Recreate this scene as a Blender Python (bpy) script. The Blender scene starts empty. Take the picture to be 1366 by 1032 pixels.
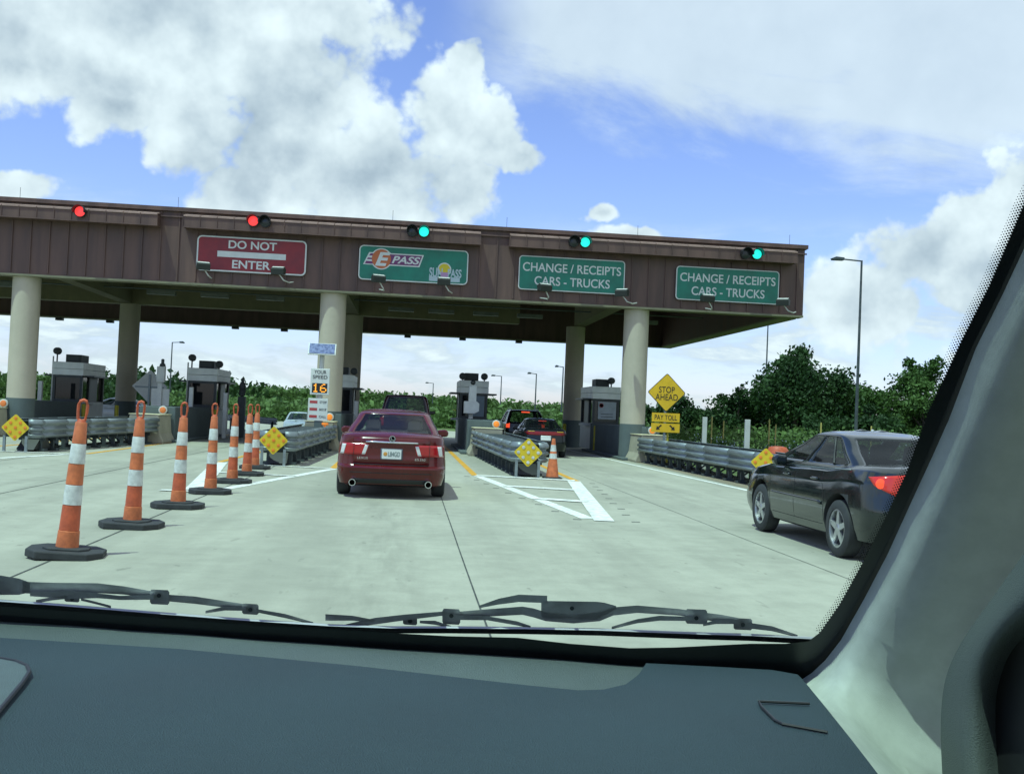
import bpy, bmesh, math, random
from mathutils import Vector, Matrix, noise
from mathutils.bvhtree import BVHTree
random.seed(7)
R = math.radians
SC = bpy.context.scene
COL = SC.collection

# ------------------------------------------------------------------ camera
EYE = 1.46
YAW, PITCH, ROLL, FPX = R(5.57), R(1.486), 0.043, 1380.0
cam_d = bpy.data.cameras.new('camera')
cam = bpy.data.objects.new('camera', cam_d); COL.objects.link(cam)
cam_d.sensor_fit = 'HORIZONTAL'; cam_d.sensor_width = 36.0
cam_d.lens = 36.0 * FPX / 1366.0
cam_d.clip_start = 0.05; cam_d.clip_end = 5000
_f = Vector((math.sin(YAW) * math.cos(PITCH), math.cos(YAW) * math.cos(PITCH), math.sin(PITCH)))
_r0 = Vector((math.cos(YAW), -math.sin(YAW), 0)); _u0 = _r0.cross(_f)
_r = _r0 * math.cos(ROLL) + _u0 * math.sin(ROLL); _u = _u0 * math.cos(ROLL) - _r0 * math.sin(ROLL)
cam.matrix_world = Matrix(((_r.x, _u.x, -_f.x, 0), (_r.y, _u.y, -_f.y, 0), (_r.z, _u.z, -_f.z, EYE), (0, 0, 0, 1)))
SC.camera = cam
CAM = Vector((0, 0, EYE))
def sight(px, py): return _f + _r * ((px - 683) / FPX) - _u * ((py - 516) / FPX)
def on_plane(px, py, p0, n):
    d = sight(px, py); return CAM + d * ((Vector(p0) - CAM).dot(n) / d.dot(n))

# ------------------------------------------------------------------ colour management, sun, sky
vs = SC.view_settings
vs.view_transform = 'Standard'; vs.look = 'None'; vs.gamma = 1; vs.use_curve_mapping = False
vs.exposure = 0.12
SUN = Vector((-0.28, -0.25, 0.93)).normalized()
sl = bpy.data.lights.new('sun', 'SUN'); sl.energy = 3.6; sl.angle = R(0.55); sl.color = (0.70, 1.0, 0.84)
so = bpy.data.objects.new('sun', sl); COL.objects.link(so)
so.rotation_euler = SUN.to_track_quat('Z', 'Y').to_euler(); so.location = (0, 0, 40)

W = bpy.data.worlds.new('World'); SC.world = W; W.use_nodes = True
nt = W.node_tree; nt.nodes.clear()
def N(tree, typ, **kw):
    n = tree.nodes.new(typ)
    for k, v in kw.items(): setattr(n, k, v)
    return n
def link(tree, a, b): tree.links.new(a, b)
class G:                       # tiny expression builder on a node tree
    def __init__(s, tree): s.t = tree
    def put(s, sock, v):
        if hasattr(v, 'is_output') or isinstance(v, bpy.types.NodeSocket): s.t.links.new(v, sock)
        else: sock.default_value = v
    def m(s, op, a, b=0.0, c=0.0, clamp=False):
        n = N(s.t, 'ShaderNodeMath', operation=op, use_clamp=clamp)
        s.put(n.inputs[0], a); s.put(n.inputs[1], b)
        if len(n.inputs) > 2: s.put(n.inputs[2], c)
        return n.outputs[0]
    def v(s, op, a, b=(0, 0, 0), out=0):
        n = N(s.t, 'ShaderNodeVectorMath', operation=op)
        s.put(n.inputs[0], a); s.put(n.inputs[1], b)
        return n.outputs[out]
    def comb(s, x, y, z=0.0):
        n = N(s.t, 'ShaderNodeCombineXYZ')
        for i, q in enumerate((x, y, z)): s.put(n.inputs[i], q)
        return n.outputs[0]
    def sep(s, a):
        n = N(s.t, 'ShaderNodeSeparateXYZ'); s.put(n.inputs[0], a); return n.outputs
    def noise(s, vec, scale, detail=4, rough=.55, dist=0.0):
        n = N(s.t, 'ShaderNodeTexNoise'); s.put(n.inputs['Vector'], vec)
        n.inputs['Scale'].default_value = scale; n.inputs['Detail'].default_value = detail
        n.inputs['Roughness'].default_value = rough; n.inputs['Distortion'].default_value = dist
        return n.outputs[0]
    def voro(s, vec, scale, detail=2.0, rough=.5):
        n = N(s.t, 'ShaderNodeTexVoronoi', feature='SMOOTH_F1'); s.put(n.inputs['Vector'], vec)
        n.inputs['Scale'].default_value = scale; n.inputs['Detail'].default_value = detail
        n.inputs['Roughness'].default_value = rough; n.inputs['Smoothness'].default_value = .35
        return n.outputs['Distance']
    def ss(s, a, lo, hi, tlo=0.0, thi=1.0):
        n = N(s.t, 'ShaderNodeMapRange', interpolation_type='SMOOTHSTEP'); s.put(n.inputs[0], a)
        for i, q in enumerate((lo, hi, tlo, thi)): s.put(n.inputs[i + 1], q)
        return n.outputs[0]
    def mixc(s, f, a, b):
        n = N(s.t, 'ShaderNodeMix', data_type='RGBA'); s.put(n.inputs[0], f); s.put(n.inputs[6], a); s.put(n.inputs[7], b)
        return n.outputs[2]
    def mixf(s, f, a, b):
        n = N(s.t, 'ShaderNodeMix', data_type='FLOAT'); s.put(n.inputs[0], f); s.put(n.inputs[2], a); s.put(n.inputs[3], b)
        return n.outputs[0]
g = G(nt)
sky = N(nt, 'ShaderNodeTexSky', sky_type='NISHITA')
sky.sun_disc = False; sky.sun_elevation = math.asin(SUN.z); sky.sun_rotation = math.atan2(SUN.x, SUN.y)
sky.air_density = 1.0; sky.dust_density = 0.6; sky.ozone_density = 2.0
skyc = g.mixc(1.0, sky.outputs[0], (0, 0, 0, 1)); skyc.node.blend_type = 'MULTIPLY'
skyc.node.inputs[7].default_value = (0.95, 1.0, 1.30, 1)
dirv = N(nt, 'ShaderNodeTexCoord').outputs['Generated']
dx, dy, dz = g.sep(dirv)
az = g.m('MULTIPLY', g.m('ARCTAN2', dx, dy), 180 / math.pi)
el = g.m('MULTIPLY', g.m('ARCSINE', dz), 180 / math.pi)
P0 = g.comb(az, el)
w1 = g.noise(dirv, 9, 5, .6); w2 = g.noise(g.v('ADD', dirv, (3.1, 1.7, .4)), 9, 5, .6)
PW = g.v('ADD', P0, g.comb(g.m('MULTIPLY', g.m('SUBTRACT', w1, .5), 4.0), g.m('MULTIPLY', g.m('SUBTRACT', w2, .5), 3.0)))
# heaped clouds: centre azimuth, elevation, radii (degrees)
CUM = [(-14, 19.0, 15, 5.8), (-22, 18.8, 11, 5.8), (-17, 16.2, 8, 3.4), (-22, 15.4, 5.5, 2.8), (-16.5, 14.8, 4, 2.2), (-12.5, 14, 4, 3), (-7, 14.2, 6.2, 5.6), (-3, 12.6, 8, 5), (-8.5, 11, 4.2, 3.2), (1.5, 16, 4, 3.4), (2.6, 18.4, 1.7, 2.3), (4, 15.6, 2.2, 2.8), (5.7, 14.2, 1.3, 1.2), (3, 12.4, 2.4, 3),
       (-6, 20.6, 6.5, 3), (-20.5, 10.1, 3.0, 1.2), (-23.4, 11.8, 1.7, 1.6), (31.5, 8.2, 8, 5.4), (24, 6.3, 6, 3.3), (33, 12, 4, 3.2), (27, 9.3, 4, 2.6), (29.5, 10.5, 3.4, 2.6), (38, 9, 9, 7), (10.1, 11.3, 1.3, .7), (11.8, 10.0, 2.6, .9),
       (-40, 16, 14, 9), (60, 14, 16, 10), (-70, 25, 20, 12), (100, 25, 22, 12), (150, 22, 26, 12), (-130, 24, 26, 12), (20, 62, 24, 14), (-50, 55, 22, 10)]
GREY = [(-17.5, 15.6, 6, 1.7), (-6, 16.6, 4.5, 1.3), (-6.5, 12.4, 6, 2.0), (-1, 12.8, 3, 1.6), (29, 8.2, 5, 1.0), (33, 5.5, 8, .9), (23, 5.2, 4, .8)]
field = None
for (a, e, ra, re_) in CUM:
    q = g.v('LENGTH', g.v('MULTIPLY', g.v('SUBTRACT', PW, (a, e, 0)), (1 / ra, 1 / re_, 0)), out=1)
    d = g.m('SUBTRACT', 1.0, q)
    field = d if field is None else g.m('MAXIMUM', field, d)
vor = g.voro(dirv, 20, 3, .55)
fine = g.noise(dirv, 40, 6, .62)
edge = g.m('ADD', g.m('MULTIPLY', g.m('SUBTRACT', .66, vor), .50), g.m('MULTIPLY', g.m('SUBTRACT', fine, .5), .5))
cd = g.m('ADD', field, edge)
cum = g.ss(cd, -.06, .24)
# low broken clouds toward the horizon
lowp = g.comb(g.m('MULTIPLY', az, .11), g.m('MULTIPLY', el, .42))
low = g.noise(lowp, 1.0, 7, .6, .3)
lowm = g.m('MULTIPLY', g.ss(low, .43, .60), g.ss(el, 11.5, 7.0))
# high thin veil, upper right
vp = g.comb(g.m('MULTIPLY', az, .05), g.m('MULTIPLY', g.m('ADD', el, g.m('MULTIPLY', az, .22)), .16))
veil = g.noise(vp, 1.6, 7, .6, .4)
vh = g.m('ADD', el, g.m('MULTIPLY', az, .18))
veilm = g.m('MULTIPLY', g.m('MULTIPLY', g.ss(g.m('ADD', vh, g.m('MULTIPLY', g.m('SUBTRACT', veil, .5), 12)), 16.6, 21.0), g.ss(az, 0, 7)), .82)
cover = g.m('MAXIMUM', cum, g.m('MAXIMUM', g.m('MULTIPLY', lowm, .95), veilm))
# shade inside the heaps: thick cores and undersides grey, sunward bulges white
sh_n = g.noise(g.v('ADD', dirv, (.02, 0, -.035)), 9, 5, .55); sh_0 = g.noise(dirv, 9, 5, .55)
relief = g.m('ADD', g.m('MULTIPLY', g.m('SUBTRACT', sh_0, sh_n), 3.2), g.m('MULTIPLY', g.m('SUBTRACT', .4, vor), .8))
core = g.ss(cd, .25, .95)
big = g.noise(g.v('ADD', dirv, (7.7, 2.2, 1.1)), 6.5, 3, .5)
gf = None
for (a, e, ra, re_) in GREY:
    q = g.v('LENGTH', g.v('MULTIPLY', g.v('SUBTRACT', PW, (a, e, 0)), (1 / ra, 1 / re_, 0)), out=1)
    gf = g.ss(q, 1.5, .2) if gf is None else g.m('MAXIMUM', gf, g.ss(q, 1.5, .2))
dark = g.m('MULTIPLY', core, g.m('MAXIMUM', gf, g.m('MULTIPLY', g.ss(big, .40, .66), .55)))
lum = g.m('ADD', g.m('SUBTRACT', .97, g.m('MULTIPLY', dark, .22)), g.m('MULTIPLY', relief, .24))
lum = g.mixf(g.m('MULTIPLY', lowm, g.m('SUBTRACT', 1.0, cum)), lum, g.m('ADD', .66, g.m('MULTIPLY', g.ss(low, .46, .66), .32)))
lum = g.mixf(g.m('MULTIPLY', veilm, g.m('SUBTRACT', 1.0, cum)), lum, .86)
lum = g.m('MINIMUM', g.m('MAXIMUM', lum, .42), 1.15)
tone = g.mixc(g.ss(lum, .45, .95), (.62, .84, 1.02, 1), (.86, 1.03, 1.09, 1))
ccol = g.v('SCALE', tone); ccol.node.inputs['Scale'].default_value = 1; nt.links.new(lum, ccol.node.inputs['Scale'])
b1 = N(nt, 'ShaderNodeBackground'); b1.inputs[1].default_value = 0.145; link(nt, skyc, b1.inputs[0])
b2 = N(nt, 'ShaderNodeBackground'); b2.inputs[1].default_value = 0.92; link(nt, ccol, b2.inputs[0])
mx = N(nt, 'ShaderNodeMixShader'); link(nt, cover, mx.inputs[0]); link(nt, b1.outputs[0], mx.inputs[1]); link(nt, b2.outputs[0], mx.inputs[2])
wo = N(nt, 'ShaderNodeOutputWorld'); link(nt, mx.outputs[0], wo.inputs[0])

# ------------------------------------------------------------------ materials
MATS = {}
def mat(name, col, rough=.6, metal=0.0, var=0.0, scale=4.0, bump=0.0, bscale=60.0, st=None, emit=None, estr=1.0, coat=0.0, spec=None, var2=None):
    if name in MATS: return MATS[name]
    m = bpy.data.materials.new(name); m.use_nodes = True; t = m.node_tree; t.nodes.clear(); q = G(t)
    o = N(t, 'ShaderNodeOutputMaterial'); b = N(t, 'ShaderNodeBsdfPrincipled'); link(t, b.outputs[0], o.inputs[0])
    c = tuple(col) + (1,)
    b.inputs['Roughness'].default_value = rough; b.inputs['Metallic'].default_value = metal
    b.inputs['Coat Weight'].default_value = coat; b.inputs['Coat Roughness'].default_value = .05
    if spec is not None: b.inputs['Specular IOR Level'].default_value = spec
    tc = N(t, 'ShaderNodeTexCoord').outputs['Object']
    if var:
        f = q.noise(q.v('MULTIPLY', tc, st) if st else tc, scale, 6, .6)
        f = q.ss(f, .3, .7)
        lo = tuple(x * (1 - var) for x in col) + (1,); hi = tuple(x * (1 + var) for x in (var2 or col)) + (1,)
        link(t, q.mixc(f, lo, hi), b.inputs['Base Color'])
        r2 = q.mixf(f, max(.02, rough - .08), min(1, rough + .08)); link(t, r2, b.inputs['Roughness'])
    else: b.inputs['Base Color'].default_value = c
    if bump:
        bn = N(t, 'ShaderNodeBump'); bn.inputs['Strength'].default_value = bump; bn.inputs['Distance'].default_value = .01
        link(t, q.noise(tc, bscale, 3, .6), bn.inputs['Height']); link(t, bn.outputs[0], b.inputs['Normal'])
    if emit:
        b.inputs['Emission Color'].default_value = tuple(emit) + (1,); b.inputs['Emission Strength'].default_value = estr
    MATS[name] = m; return m
def glass(name, tint, clear=.5, ior=1.55):
    m = bpy.data.materials.new(name); m.use_nodes = True; t = m.node_tree; t.nodes.clear()
    o = N(t, 'ShaderNodeOutputMaterial'); tr = N(t, 'ShaderNodeBsdfTransparent'); tr.inputs[0].default_value = tuple(tint) + (1,)
    gl = N(t, 'ShaderNodeBsdfPrincipled'); gl.inputs['Base Color'].default_value = (.01, .012, .015, 1); gl.inputs['Roughness'].default_value = .04
    gl.inputs['IOR'].default_value = ior
    mx = N(t, 'ShaderNodeMixShader'); mx.inputs[0].default_value = clear
    link(t, gl.outputs[0], mx.inputs[1]); link(t, tr.outputs[0], mx.inputs[2]); link(t, mx.outputs[0], o.inputs[0])
    MATS[name] = m; return m
def clear_pane():
    m = bpy.data.materials.new('clear_pane'); m.use_nodes = True; t = m.node_tree; t.nodes.clear()
    o = N(t, 'ShaderNodeOutputMaterial'); tr = N(t, 'ShaderNodeBsdfTransparent'); tr.inputs[0].default_value = (1, 1, 1, 1)
    link(t, tr.outputs[0], o.inputs[0]); return m
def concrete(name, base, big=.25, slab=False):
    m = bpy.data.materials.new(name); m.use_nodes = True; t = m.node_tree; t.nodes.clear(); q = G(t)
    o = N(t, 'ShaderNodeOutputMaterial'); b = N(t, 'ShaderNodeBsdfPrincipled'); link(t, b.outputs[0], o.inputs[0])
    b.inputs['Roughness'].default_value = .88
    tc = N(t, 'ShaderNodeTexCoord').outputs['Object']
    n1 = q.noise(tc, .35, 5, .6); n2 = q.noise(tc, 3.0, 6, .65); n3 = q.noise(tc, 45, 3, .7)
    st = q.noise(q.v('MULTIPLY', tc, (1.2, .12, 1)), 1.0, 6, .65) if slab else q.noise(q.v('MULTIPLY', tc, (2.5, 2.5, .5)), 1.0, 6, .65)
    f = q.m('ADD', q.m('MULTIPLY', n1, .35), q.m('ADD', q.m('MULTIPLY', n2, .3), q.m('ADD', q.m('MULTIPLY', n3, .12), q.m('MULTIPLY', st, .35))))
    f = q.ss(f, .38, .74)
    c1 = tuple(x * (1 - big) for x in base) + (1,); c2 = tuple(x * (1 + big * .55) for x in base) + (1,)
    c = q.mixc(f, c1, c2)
    if slab:                      # oil drips and scuffs: small dark blots, lengthened along the lane
        bl = q.noise(q.v('MULTIPLY', tc, (2.2, .9, 1)), 2.4, 3, .55)
        c = q.mixc(q.m('MULTIPLY', q.ss(bl, .67, .75), .55), c, tuple(x * .38 for x in base) + (1,))
        wt = q.noise(q.v('MULTIPLY', tc, (.55, .03, 1)), 1.3, 3, .5)
        c = q.mixc(q.m('MULTIPLY', q.ss(wt, .50, .66), .42), c, tuple(x * .66 for x in base) + (1,))
        sx = q.sep(tc)[0]; lane = None
        for cx_ in (-6.0, -.25, 5.3):
            e_ = q.ss(q.m('ABSOLUTE', q.m('SUBTRACT', sx, cx_)), .75, .1); lane = e_ if lane is None else q.m('MAXIMUM', lane, e_)
        on = q.noise(q.v('MULTIPLY', tc, (1.5, .22, 1)), 1.6, 6, .65)
        c = q.mixc(q.m('MULTIPLY', q.m('MULTIPLY', lane, q.ss(on, .40, .66)), .42), c, tuple(x * .5 for x in base) + (1,))
        cr = q.noise(q.v('MULTIPLY', tc, (1, .25, 1)), 7, 2, .5)
        c = q.mixc(q.m('MULTIPLY', q.ss(cr, .69, .74), .35), c, tuple(x * .5 for x in base) + (1,))
    link(t, c, b.inputs['Base Color'])
    bn = N(t, 'ShaderNodeBump'); bn.inputs['Strength'].default_value = .25; bn.inputs['Distance'].default_value = .01
    link(t, n3, bn.inputs['Height']); link(t, bn.outputs[0], b.inputs['Normal'])
    MATS[name] = m; return m
def leafmat(name, c1, c2):
    m = bpy.data.materials.new(name); m.use_nodes = True; t = m.node_tree; t.nodes.clear(); q = G(t)
    o = N(t, 'ShaderNodeOutputMaterial'); b = N(t, 'ShaderNodeBsdfPrincipled')
    b.inputs['Roughness'].default_value = .6; b.inputs['Specular IOR Level'].default_value = .2
    tc = N(t, 'ShaderNodeTexCoord').outputs['Object']
    f = q.ss(q.noise(tc, .5, 4, .6), .35, .65)
    ri = N(t, 'ShaderNodeNewGeometry').outputs['Random Per Island']
    c = q.mixc(f, tuple(c1) + (1,), tuple(c2) + (1,))
    c = q.mixc(q.m('MULTIPLY', ri, .6), c, tuple(x * .55 for x in c1) + (1,))
    link(t, c, b.inputs['Base Color'])
    tl = N(t, 'ShaderNodeBsdfTranslucent'); link(t, c, tl.inputs[0])
    mx = N(t, 'ShaderNodeMixShader'); mx.inputs[0].default_value = .25
    link(t, b.outputs[0], mx.inputs[1]); link(t, tl.outputs[0], mx.inputs[2]); link(t, mx.outputs[0], o.inputs[0])
    MATS[name] = m; return m
CONC = concrete('slab_concrete', (.35, .345, .275), .26, True)
BARR = concrete('barrier_concrete', (.36, .33, .25), .24)
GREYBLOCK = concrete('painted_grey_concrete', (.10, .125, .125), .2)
COLUMN = concrete('tan_column_concrete', (.47, .415, .325), .10)
BROWN = mat('brown_metal', (.112, .062, .050), .55, .1, .26, 1.4, st=(1.6, 1.6, .22))
BROWNT = mat('brown_metal_cap', (.30, .19, .16), .5, .1, .15, 2)
SOFFIT = mat('dark_soffit', (.045, .056, .05), .8, 0, .25, 1.0)
STEEL = mat('galvanised_steel', (.22, .25, .26), .5, .5, .16, 1.2, st=(3, .35, 6))
DSTEEL = mat('weathered_steel', (.07, .085, .09), .6, .4, .3, 3)
BLACK = mat('black_rubber', (.028, .03, .031), .75, 0, .3, 6, .3, 40)
BLACKP = mat('black_plastic', (.012, .013, .014), .45)
WHITEP = mat('white_road_paint', (.66, .66, .61), .7, 0, .24, 7)
YELP = mat('orange_yellow_road_paint', (.60, .30, .03), .7, 0, .2, 5)
ORANGE = mat('orange_plastic', (.52, .135, .045), .55, 0, .22, 9)
ORANGE2 = mat('deep_orange_plastic', (.46, .085, .03), .55, 0, .22, 9)
REFW = mat('white_reflective_sheeting', (.50, .51, .48), .5, 0, .2, 10)
SIGNY = mat('yellow_sign_sheeting', (.70, .42, .012), .45, 0, .08, 3)
SIGNYO = mat('marker_yellow_sheeting', (.62, .44, .015), .45, 0, .08, 3)
SIGNG = mat('green_sign_sheeting', (.010, .17, .115), .45, 0, .2, 1.5)
SIGNR = mat('red_sign_sheeting', (.22, .018, .024), .45, 0, .2, 1.5)
SIGNW = mat('white_sign_sheeting', (.62, .63, .6), .45, 0, .06, 3)
INK = mat('black_ink', (.012, .012, .012), .6)
DOTO = mat('orange_marker_dot', (.72, .20, .02), .4)
AMBER = mat('amber_lamp', (.8, .22, .02), .3, emit=(1, .30, .04), estr=.3)
AMBERD = mat('amber_reflector', (.75, .20, .05), .35)
GREYM = mat('grey_panel', (.50, .50, .47), .5, 0, .12, 2)
LGREYM = mat('light_grey_panel', (.58, .58, .54), .55, 0, .12, 2)
DARKM = mat('dark_equipment', (.05, .055, .055), .6, 0, .2, 3)
YELPOST = mat('yellow_bollard_paint', (.42, .36, .02), .5, 0, .2, 4)
CHROME = mat('chrome', (.75, .76, .77), .15, 1)
ALLOY = mat('alloy_wheel', (.50, .51, .52), .3, .8)
GLD = glass('dark_tinted_glass', (.72, .78, .76), .55)
GLL = glass('light_tinted_glass', (.86, .9, .88), .70, 2.1)
GLB = glass('booth_glass', (.5, .6, .62), .25)
LAMPR = mat('red_lamp_lens', (.38, .008, .012), .15, coat=.5)
LAMPRL = mat('red_lamp_lit', (.6, .03, .02), .2, emit=(1, .10, .03), estr=.9)
LAMPRS = mat('red_lamp_glow', (.50, .02, .012), .15, emit=(1, .06, .02), estr=.10, coat=.5)
LAMPW = mat('white_lamp_lens', (.62, .62, .60), .15, coat=.5)

# ------------------------------------------------------------------ mesh helpers
class MB:
    def __init__(s): s.v = []; s.f = []
    def add(s, vs, fs):
        o = len(s.v); s.v += [tuple(x) for x in vs]; s.f += [tuple(i + o for i in f) for f in fs]; return s
    def box(s, c, d, rz=0.0, M=None):
        x, y, z = (q / 2 for q in d)
        vs = [Vector((a, b, e)) for a in (-x, x) for b in (-y, y) for e in (-z, z)]
        m = Matrix.Translation(c) @ (M.to_4x4() if M else Matrix.Rotation(rz, 4, 'Z'))
        return s.add([m @ q for q in vs], [(0, 1, 3, 2), (4, 6, 7, 5), (0, 4, 5, 1), (2, 3, 7, 6), (0, 2, 6, 4), (1, 5, 7, 3)])
    def tube(s, pts, r, n=10, cap=True):
        pts = [Vector(p) for p in pts]; rs = r if isinstance(r, (list, tuple)) else [r] * len(pts)
        vs, fs = [], []
        for i, p in enumerate(pts):
            d = (pts[min(i + 1, len(pts) - 1)] - pts[max(i - 1, 0)]).normalized()
            a = d.cross(Vector((0, 0, 1)) if abs(d.z) < .9 else Vector((0, 1, 0))).normalized(); b = a.cross(d)
            for k in range(n):
                t = 2 * math.pi * k / n; vs.append(p + (a * math.cos(t) + b * math.sin(t)) * rs[i])
        for i in range(len(pts) - 1):
            for k in range(n):
                k2 = (k + 1) % n; fs.append((i * n + k, (i + 1) * n + k, (i + 1) * n + k2, i * n + k2))
        if cap: fs += [tuple(range(n)), tuple(reversed(range((len(pts) - 1) * n, len(pts) * n)))]
        return s.add(vs, fs)
    def prism(s, pts, ax, lo, hi):       # outline in the two other axes, extruded along ax
        def P(a, b, t): return {'x': (t, a, b), 'y': (a, t, b), 'z': (a, b, t)}[ax]
        n = len(pts)
        vs = [P(a, b, lo) for a, b in pts] + [P(a, b, hi) for a, b in pts]
        fs = [tuple(range(n)), tuple(reversed(range(n, 2 * n)))] + [(i, i + n, (i + 1) % n + n, (i + 1) % n) for i in range(n)]
        return s.add(vs, fs)
    def lathe(s, prof, c=(0, 0, 0), n=20, axis='z', cap=True):
        vs, fs = [], []
        for r, h in prof:
            for k in range(n):
                t = 2 * math.pi * k / n; a, b = r * math.cos(t), r * math.sin(t)
                v = {'z': (a, b, h), 'x': (h, a, b), 'y': (a, h, b)}[axis]
                vs.append((c[0] + v[0], c[1] + v[1], c[2] + v[2]))
        for i in range(len(prof) - 1):
            for k in range(n):
                k2 = (k + 1) % n; fs.append((i * n + k, i * n + k2, (i + 1) * n + k2, (i + 1) * n + k))
        if cap: fs += [tuple(reversed(range(n))), tuple(range((len(prof) - 1) * n, len(prof) * n))]
        return s.add(vs, fs)
    def grid(s, rows):
        n = len(rows[0]); vs = [p for r in rows for p in r]
        return s.add(vs, [(i * n + k, i * n + k + 1, (i + 1) * n + k + 1, (i + 1) * n + k) for i in range(len(rows) - 1) for k in range(n - 1)])
    def mesh(s, name, smooth=None):
        me = bpy.data.meshes.new(name); me.from_pydata(s.v, [], s.f); me.validate()
        bm = bmesh.new(); bm.from_mesh(me); bmesh.ops.recalc_face_normals(bm, faces=bm.faces); bm.to_mesh(me); bm.free()
        if smooth:
            me.polygons.foreach_set('use_smooth', [True] * len(me.polygons)); me.set_sharp_from_angle(angle=R(smooth))
        return me
    def build(s, name, m, parent=None, smooth=None, bevel=0.0):
        o = bpy.data.objects.new(name, s.mesh(name, smooth)); COL.objects.link(o); o.data.materials.append(m)
        if parent: o.parent = parent
        if bevel:
            b = o.modifiers.new('bevel', 'BEVEL'); b.width = bevel; b.segments = 2; b.limit_method = 'ANGLE'; b.angle_limit = R(40)
        return o
def tag(o, label=None, cat=None, group=None, kind=None):
    for k, v in (('label', label), ('category', cat), ('group', group), ('kind', kind)):
        if v: o[k] = v
    return o
def thing(name, loc, label, cat, group=None, rz=0.0):
    o = bpy.data.objects.new(name, None); COL.objects.link(o); o.location = loc; o.rotation_euler = (0, 0, rz); o.empty_display_size = .1
    return tag(o, label, cat, group)
def copy_tree(o, parent=None):
    c = o.copy(); COL.objects.link(c)
    if parent: c.parent = parent; c.matrix_parent_inverse = o.matrix_parent_inverse.copy()
    for ch in o.children: copy_tree(ch, c)
    return c
def rrect(w, h, r, n=5):
    pts = []
    for cx, cy, a0 in ((w / 2 - r, h / 2 - r, 0), (-w / 2 + r, h / 2 - r, 90), (-w / 2 + r, -h / 2 + r, 180), (w / 2 - r, -h / 2 + r, 270)):
        for k in range(n + 1):
            a = R(a0 + 90 * k / n); pts.append((cx + r * math.cos(a), cy + r * math.sin(a)))
    return pts
def text(name, s, width, height, m, parent, loc, bold=.0, shear=0.0, rot=(math.pi / 2, 0, 0), depth=.004, spacing=1.0):
    c = bpy.data.curves.new(name, 'FONT'); c.body = s; c.offset = bold; c.shear = shear; c.space_character = spacing
    c.align_x = 'CENTER'; c.align_y = 'CENTER'; c.extrude = .01
    o = bpy.data.objects.new(name, c); COL.objects.link(o); bpy.context.view_layer.update()
    me = bpy.data.meshes.new_from_object(o.evaluated_get(bpy.context.evaluated_depsgraph_get()))
    bpy.data.objects.remove(o); bpy.data.curves.remove(c)
    xs = [v.co.x for v in me.vertices]; ys = [v.co.y for v in me.vertices]
    sx, sy = width / (max(xs) - min(xs)), height / (max(ys) - min(ys)); mx_, my_ = (max(xs) + min(xs)) / 2, (max(ys) + min(ys)) / 2
    for v in me.vertices: v.co = ((v.co.x - mx_) * sx, (v.co.y - my_) * sy, v.co.z / .01 * depth / 2)
    o = bpy.data.objects.new(name, me); COL.objects.link(o); me.materials.clear(); me.materials.append(m)
    o.parent = parent; o.location = loc; o.rotation_euler = rot
    return o
def sheet(name, pts, z, m, kind='structure'):
    mb = MB(); mb.add([(x, y, z) for x, y in pts], [tuple(range(len(pts)))])
    o = mb.build(name, m); o['kind'] = kind; return o

# ------------------------------------------------------------------ ground, road, paint
def grassmat(name, c1, c2):
    m = bpy.data.materials.new(name); m.use_nodes = True; t = m.node_tree; t.nodes.clear(); q = G(t)
    o = N(t, 'ShaderNodeOutputMaterial'); b = N(t, 'ShaderNodeBsdfPrincipled'); link(t, b.outputs[0], o.inputs[0]); b.inputs['Roughness'].default_value = .9
    tc = N(t, 'ShaderNodeTexCoord').outputs['Object']
    f = q.m('ADD', q.m('MULTIPLY', q.noise(tc, .08, 6, .65), .6), q.m('MULTIPLY', q.noise(tc, 2.5, 4, .7), .4))
    link(t, q.mixc(q.ss(f, .35, .65), tuple(c1) + (1,), tuple(c2) + (1,)), b.inputs['Base Color'])
    return m
GRASS = grassmat('verge_grass', (.045, .085, .015), (.11, .16, .035))
sheet('ground', [(-1500, -300), (1500, -300), (1500, 3500), (-1500, 3500)], -.03, GRASS)
sheet('road', [(-32, -25), (8.9, -25), (8.9, 60), (5, 74), (-6, 86), (-40, 100), (-120, 110), (-120, 80), (-32, 70)], 0, CONC)
JOINT = mat('joint_sealant', (.055, .06, .055), .9, 0, .4, 3)
def strip(name, pts, w, z, m):
    mb = MB()
    for (x0, y0), (x1, y1) in zip(pts[:-1], pts[1:]):
        d = Vector((x1 - x0, y1 - y0)).normalized() * w / 2; n = Vector((-d.y, d.x))
        mb.add([(x0 + n.x, y0 + n.y, z), (x0 - n.x, y0 - n.y, z), (x1 - n.x, y1 - n.y, z), (x1 + n.x, y1 + n.y, z)], [(0, 1, 2, 3)])
    o = mb.build(name, m); o['kind'] = 'structure'; return o
def wavy(x, y0, y1, n=40, a=.012):
    return [(x + a * noise.noise(Vector((x * 3, k * .37, 0))), y0 + (y1 - y0) * k / n) for k in range(n + 1)]
for x in (-8.6, -5.8, -3.08, .59):
    strip('slab_joint', wavy(x, -5, 60), .022 if x < 0 else .014, .003, JOINT)
strip('slab_joint', wavy(4.3, 8, 60), .010, .003, JOINT)
for y in (4.2, 33.2, 42.4):
    strip('slab_joint', [(-20, y), (7.6, y)], .014, .0035, JOINT)
def poly(name, pts, m, z=.005): return sheet(name, pts, z, m)
def bar(name, a, b, w, m, z=.005): return strip(name, [a, b], w, z, m)
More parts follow.
